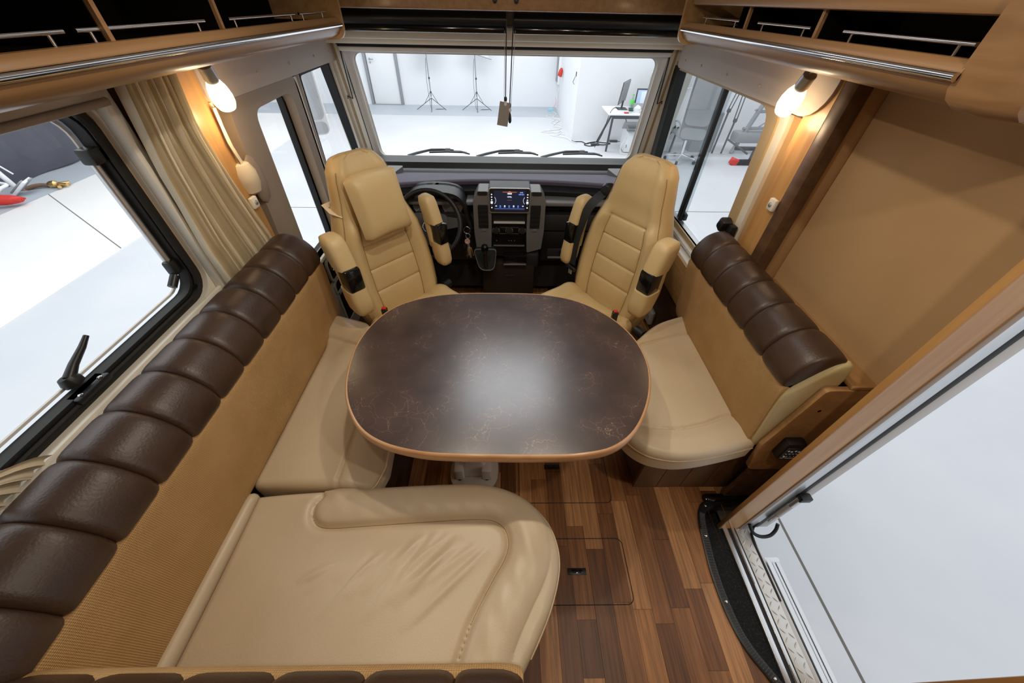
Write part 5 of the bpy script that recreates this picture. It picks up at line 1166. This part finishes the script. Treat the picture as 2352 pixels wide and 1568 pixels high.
# black lifting stand with red ends
lf = thing('lift_stand', 'black lifting stand with red foot ends and white lettering', 'lift', (4.9, 7.55, G))
box('base_bar', 4.60, 5.50, 7.50, 7.60, G+.01, G+.09, m_black, lf, .006); obox('red_end', (4.55, 7.55, G+.06), (.13, .11, .12), ry(18), m_red, lf, .01)
box('upper_bar', 4.55, 5.45, 7.65, 7.72, -.42, -.36, m_black, lf, .006); tube('diagonal', [(4.35, 7.7, -.24), (4.80, 7.62, -.47)], .018, m_dgrey, lf, 8); tube('diagonal', [(4.9, 7.6, -.40), (4.86, 7.56, G+.08)], .03, m_black, lf, 8); tube('diagonal', [(5.25, 7.7, -.36), (5.3, 7.6, G+.08)], .03, m_black, lf, 8)
box('motor_block', 5.0, 5.35, 7.62, 7.80, -.46, -.40, m_dgrey, lf, .01)
cu = bpy.data.curves.new('t', 'FONT'); cu.body = 'STIER'; cu.size = .085; cu.align_x = 'CENTER'; to = bpy.data.objects.new('t', cu); COL.objects.link(to); dg = bpy.context.evaluated_depsgraph_get(); me_ = bpy.data.meshes.new_from_object(to.evaluated_get(dg)); bpy.data.objects.remove(to)
obj('lettering', [(4.96+v.co.x, 7.497, G+.022+v.co.y) for v in me_.vertices], [tuple(p.vertices) for p in me_.polygons], m_white, lf, 0, False)
# grey scaffold rig and straps
rg = thing('scaffold_rig', 'grey metal scaffold frame standing behind the black lifting stand', 'rig', (5.3, 8.0, G))
for pts, r_ in (([(4.86, 8.3, G), (5.22, 8.3, .62)], .045), ([(5.45, 8.3, G), (5.75, 8.3, .5)], .045), ([(4.9, 8.3, -.18), (5.7, 8.3, -.16)], .028), ([(5.05, 8.3, .12), (5.75, 8.3, .14)], .028), ([(5.0, 8.3, .14), (5.55, 8.3, .42)], .016), ([(5.2, 8.3, -.16), (5.6, 8.3, .14)], .012), ([(5.35, 8.3, .14), (5.5, 8.3, .45)], .014)): tube('frame_tube', pts, r_, m_mgrey, rg, 8)
box('rig_block', 5.35, 5.75, 8.2, 8.4, .33, .45, m_mgrey, rg, .02); box('rig_base', 4.8, 5.9, 8.2, 8.5, -.44, -.24, m_mgrey, rg, .05)
tp = thing('camera_tripod', 'folded grey tripod with twin-rod legs by the scaffold frame', 'tripod', (4.5, 8.2, G))
for x0, x1, zt, zm in ((4.50, 4.42, .62, .15), (4.60, 4.62, .58, -.02)):
    lg = tube('leg', [(x1, 8.2, zm), (x1-.03, 8.2, G+.02)], .018, m_dgrey, tp, 6); lathe('leg_clamp', [(.035, -.03), (.04, 0), (.035, .03)], m_dgrey, lg, (x1, 8.2, zm), (0, 0, 1), 10)
    for s in (-.035, .035): tube('leg_rod', [(x0+s, 8.2, zt), (x1+s*.8, 8.2, zm)], .010, m_dgrey, lg, 6)
box('tripod_head', 4.48, 4.66, 8.15, 8.25, .55, .64, m_dgrey, tp, .01)
tag(box('grey_case', 3.95, 4.45, 8.35, 8.75, G, .08, MAT('case_grey', (.36, .38, .39), .7), None, .02), 'grey equipment case against the wall behind the office chair', 'case')
# far left: tarpaulin, machine, glove and hose
R_ = []
tarp = []
for k in range(16):
    z = 2.2-2.84*k/15; row = []
    for j in range(49):
        y = 3.2+5.2*j/48; row.append((-7.98+.035*sin(y*3.1+z*2.2)+.03*sin(y*7.3-z*1.3)+.05*(1-k/15)*0, y, z+.03*sin(y*2.0) if k == 15 else z))
    tarp.append(row)
V = [p for r in tarp for p in r]+[(p[0]-.01, p[1], p[2]) for r in tarp for p in r]; nb = 16*49
F = [(i*49+j, i*49+j+1, i*49+j+50, i*49+j+49) for i in range(15) for j in range(48)]; F += [tuple(nb+q for q in reversed(f)) for f in F]
tag(obj('tarpaulin', V, F, m_tarp, None, 60, False), 'dark grey tarpaulin hung along the far left hall wall', 'tarpaulin')
struct(box('hall_floor_shade_strip', -8.2, -7.15, -3.5, 12.5, G-.02, G+.009, m_hband))  # grey colour stands in for the floor's shadow along the left wall
XF = Matrix.Translation((0, -.12, 0))
mc = thing('lift_column', 'white and grey lifting column with twin foot plates by the tarpaulin', 'machine', (-7.5, 5.7, G))
obox('foot_plate', (-7.45, 5.78, G+.12), (.30, .24, .035), rz(25) @ ry(-35), m_white, mc, .01)
for s in (-1, 1): obox('tread_pad', (-7.43+.02*s, 5.78+.055*s, G+.142), (.24, .095, .02), rz(25) @ ry(-35), m_mgrey, mc, .006)
tube('column', [(-7.52, 5.76, G+.14), (-7.6, 5.70, .10), (-7.7, 5.6, .9)], .035, m_white, mc, 10); tube('column', [(-7.55, 5.60, G+.25), (-7.65, 5.52, .1), (-7.75, 5.45, .9)], .045, m_white, mc, 10); tube('spring_arm', [(-7.5, 5.86, G+.28), (-7.6, 5.78, -.1), (-7.65, 5.74, .1)], .012, m_white, mc, 8)
tube('handle_bow', spline([(-7.55, 5.62, G+.24), (-7.4, 5.60, G+.22), (-7.4, 5.48, G+.20), (-7.45, 5.38, G+.12)], 5, False), .022, m_white, mc, 8)
XF = Matrix.Translation((0, -.36, .05))
gv = thing('red_glove', 'red rubber gauntlet with a white cuff label lying by the lifting column', 'glove', (-7.35, 5.5, G+.05))
loft('gauntlet', [[(x_+w_*cos(q*PI/6)*.3, y_+w_*cos(q*PI/6), z_+.075*k_*sin(q*PI/6)) for q in range(12)] for x_, y_, z_, w_, k_ in ((-7.5, 5.40, G+.16, .075, 1.3), (-7.42, 5.46, G+.11, .08, 1.2), (-7.32, 5.53, G+.07, .075, 1), (-7.24, 5.57, G+.055, .085, .9), (-7.15, 5.60, G+.05, .07, .7), (-7.10, 5.62, G+.045, .04, .5))], m_red, gv, smooth=60)
obox('cuff_label', (-7.47, 5.44, G+.19), (.05, .10, .008), rz(20) @ ry(30), m_white, gv)
for k in range(3): tube('finger', [(-7.14, 5.57+.035*k, G+.055), (-7.07, 5.59+.035*k, G+.045)], [.022, .014], m_red, gv, 8)
XF = Matrix.Translation((0, -.2, 0))
hs = thing('hose_manifold', 'brass hose manifold with three nozzles on the floor by the tarpaulin', 'hose fitting', (-7.3, 6.1, G))
tube('hose', spline([(-7.6, 6.02, G+.03), (-7.52, 6.08, G+.05), (-7.44, 6.13, G+.05), (-7.36, 6.14, G+.04)], 5, False), .03, MAT('brown_hose', (.22, .13, .08), .6), hs, 8); lathe('manifold_body', [(.03, -.06), (.05, -.02), (.055, .04), (.03, .07)], m_gold, hs, (-7.28, 6.14, G+.06), (1, .2, 0), 14)
for a in (-35, 5, 40): tube('nozzle', [(-7.24, 6.15, G+.055), (-7.24+.16*cos(rad(a)), 6.15+.16*sin(rad(a)), G+.05)], [.028, .024], m_gold, hs, 10)
tube('hose_end', [(-7.62, 6.02, G+.03), (-7.70, 6.0, G+.03)], .035, MAT('pink_end', (.7, .4, .36), .5), hs, 8)
XF = Matrix.Identity(4)
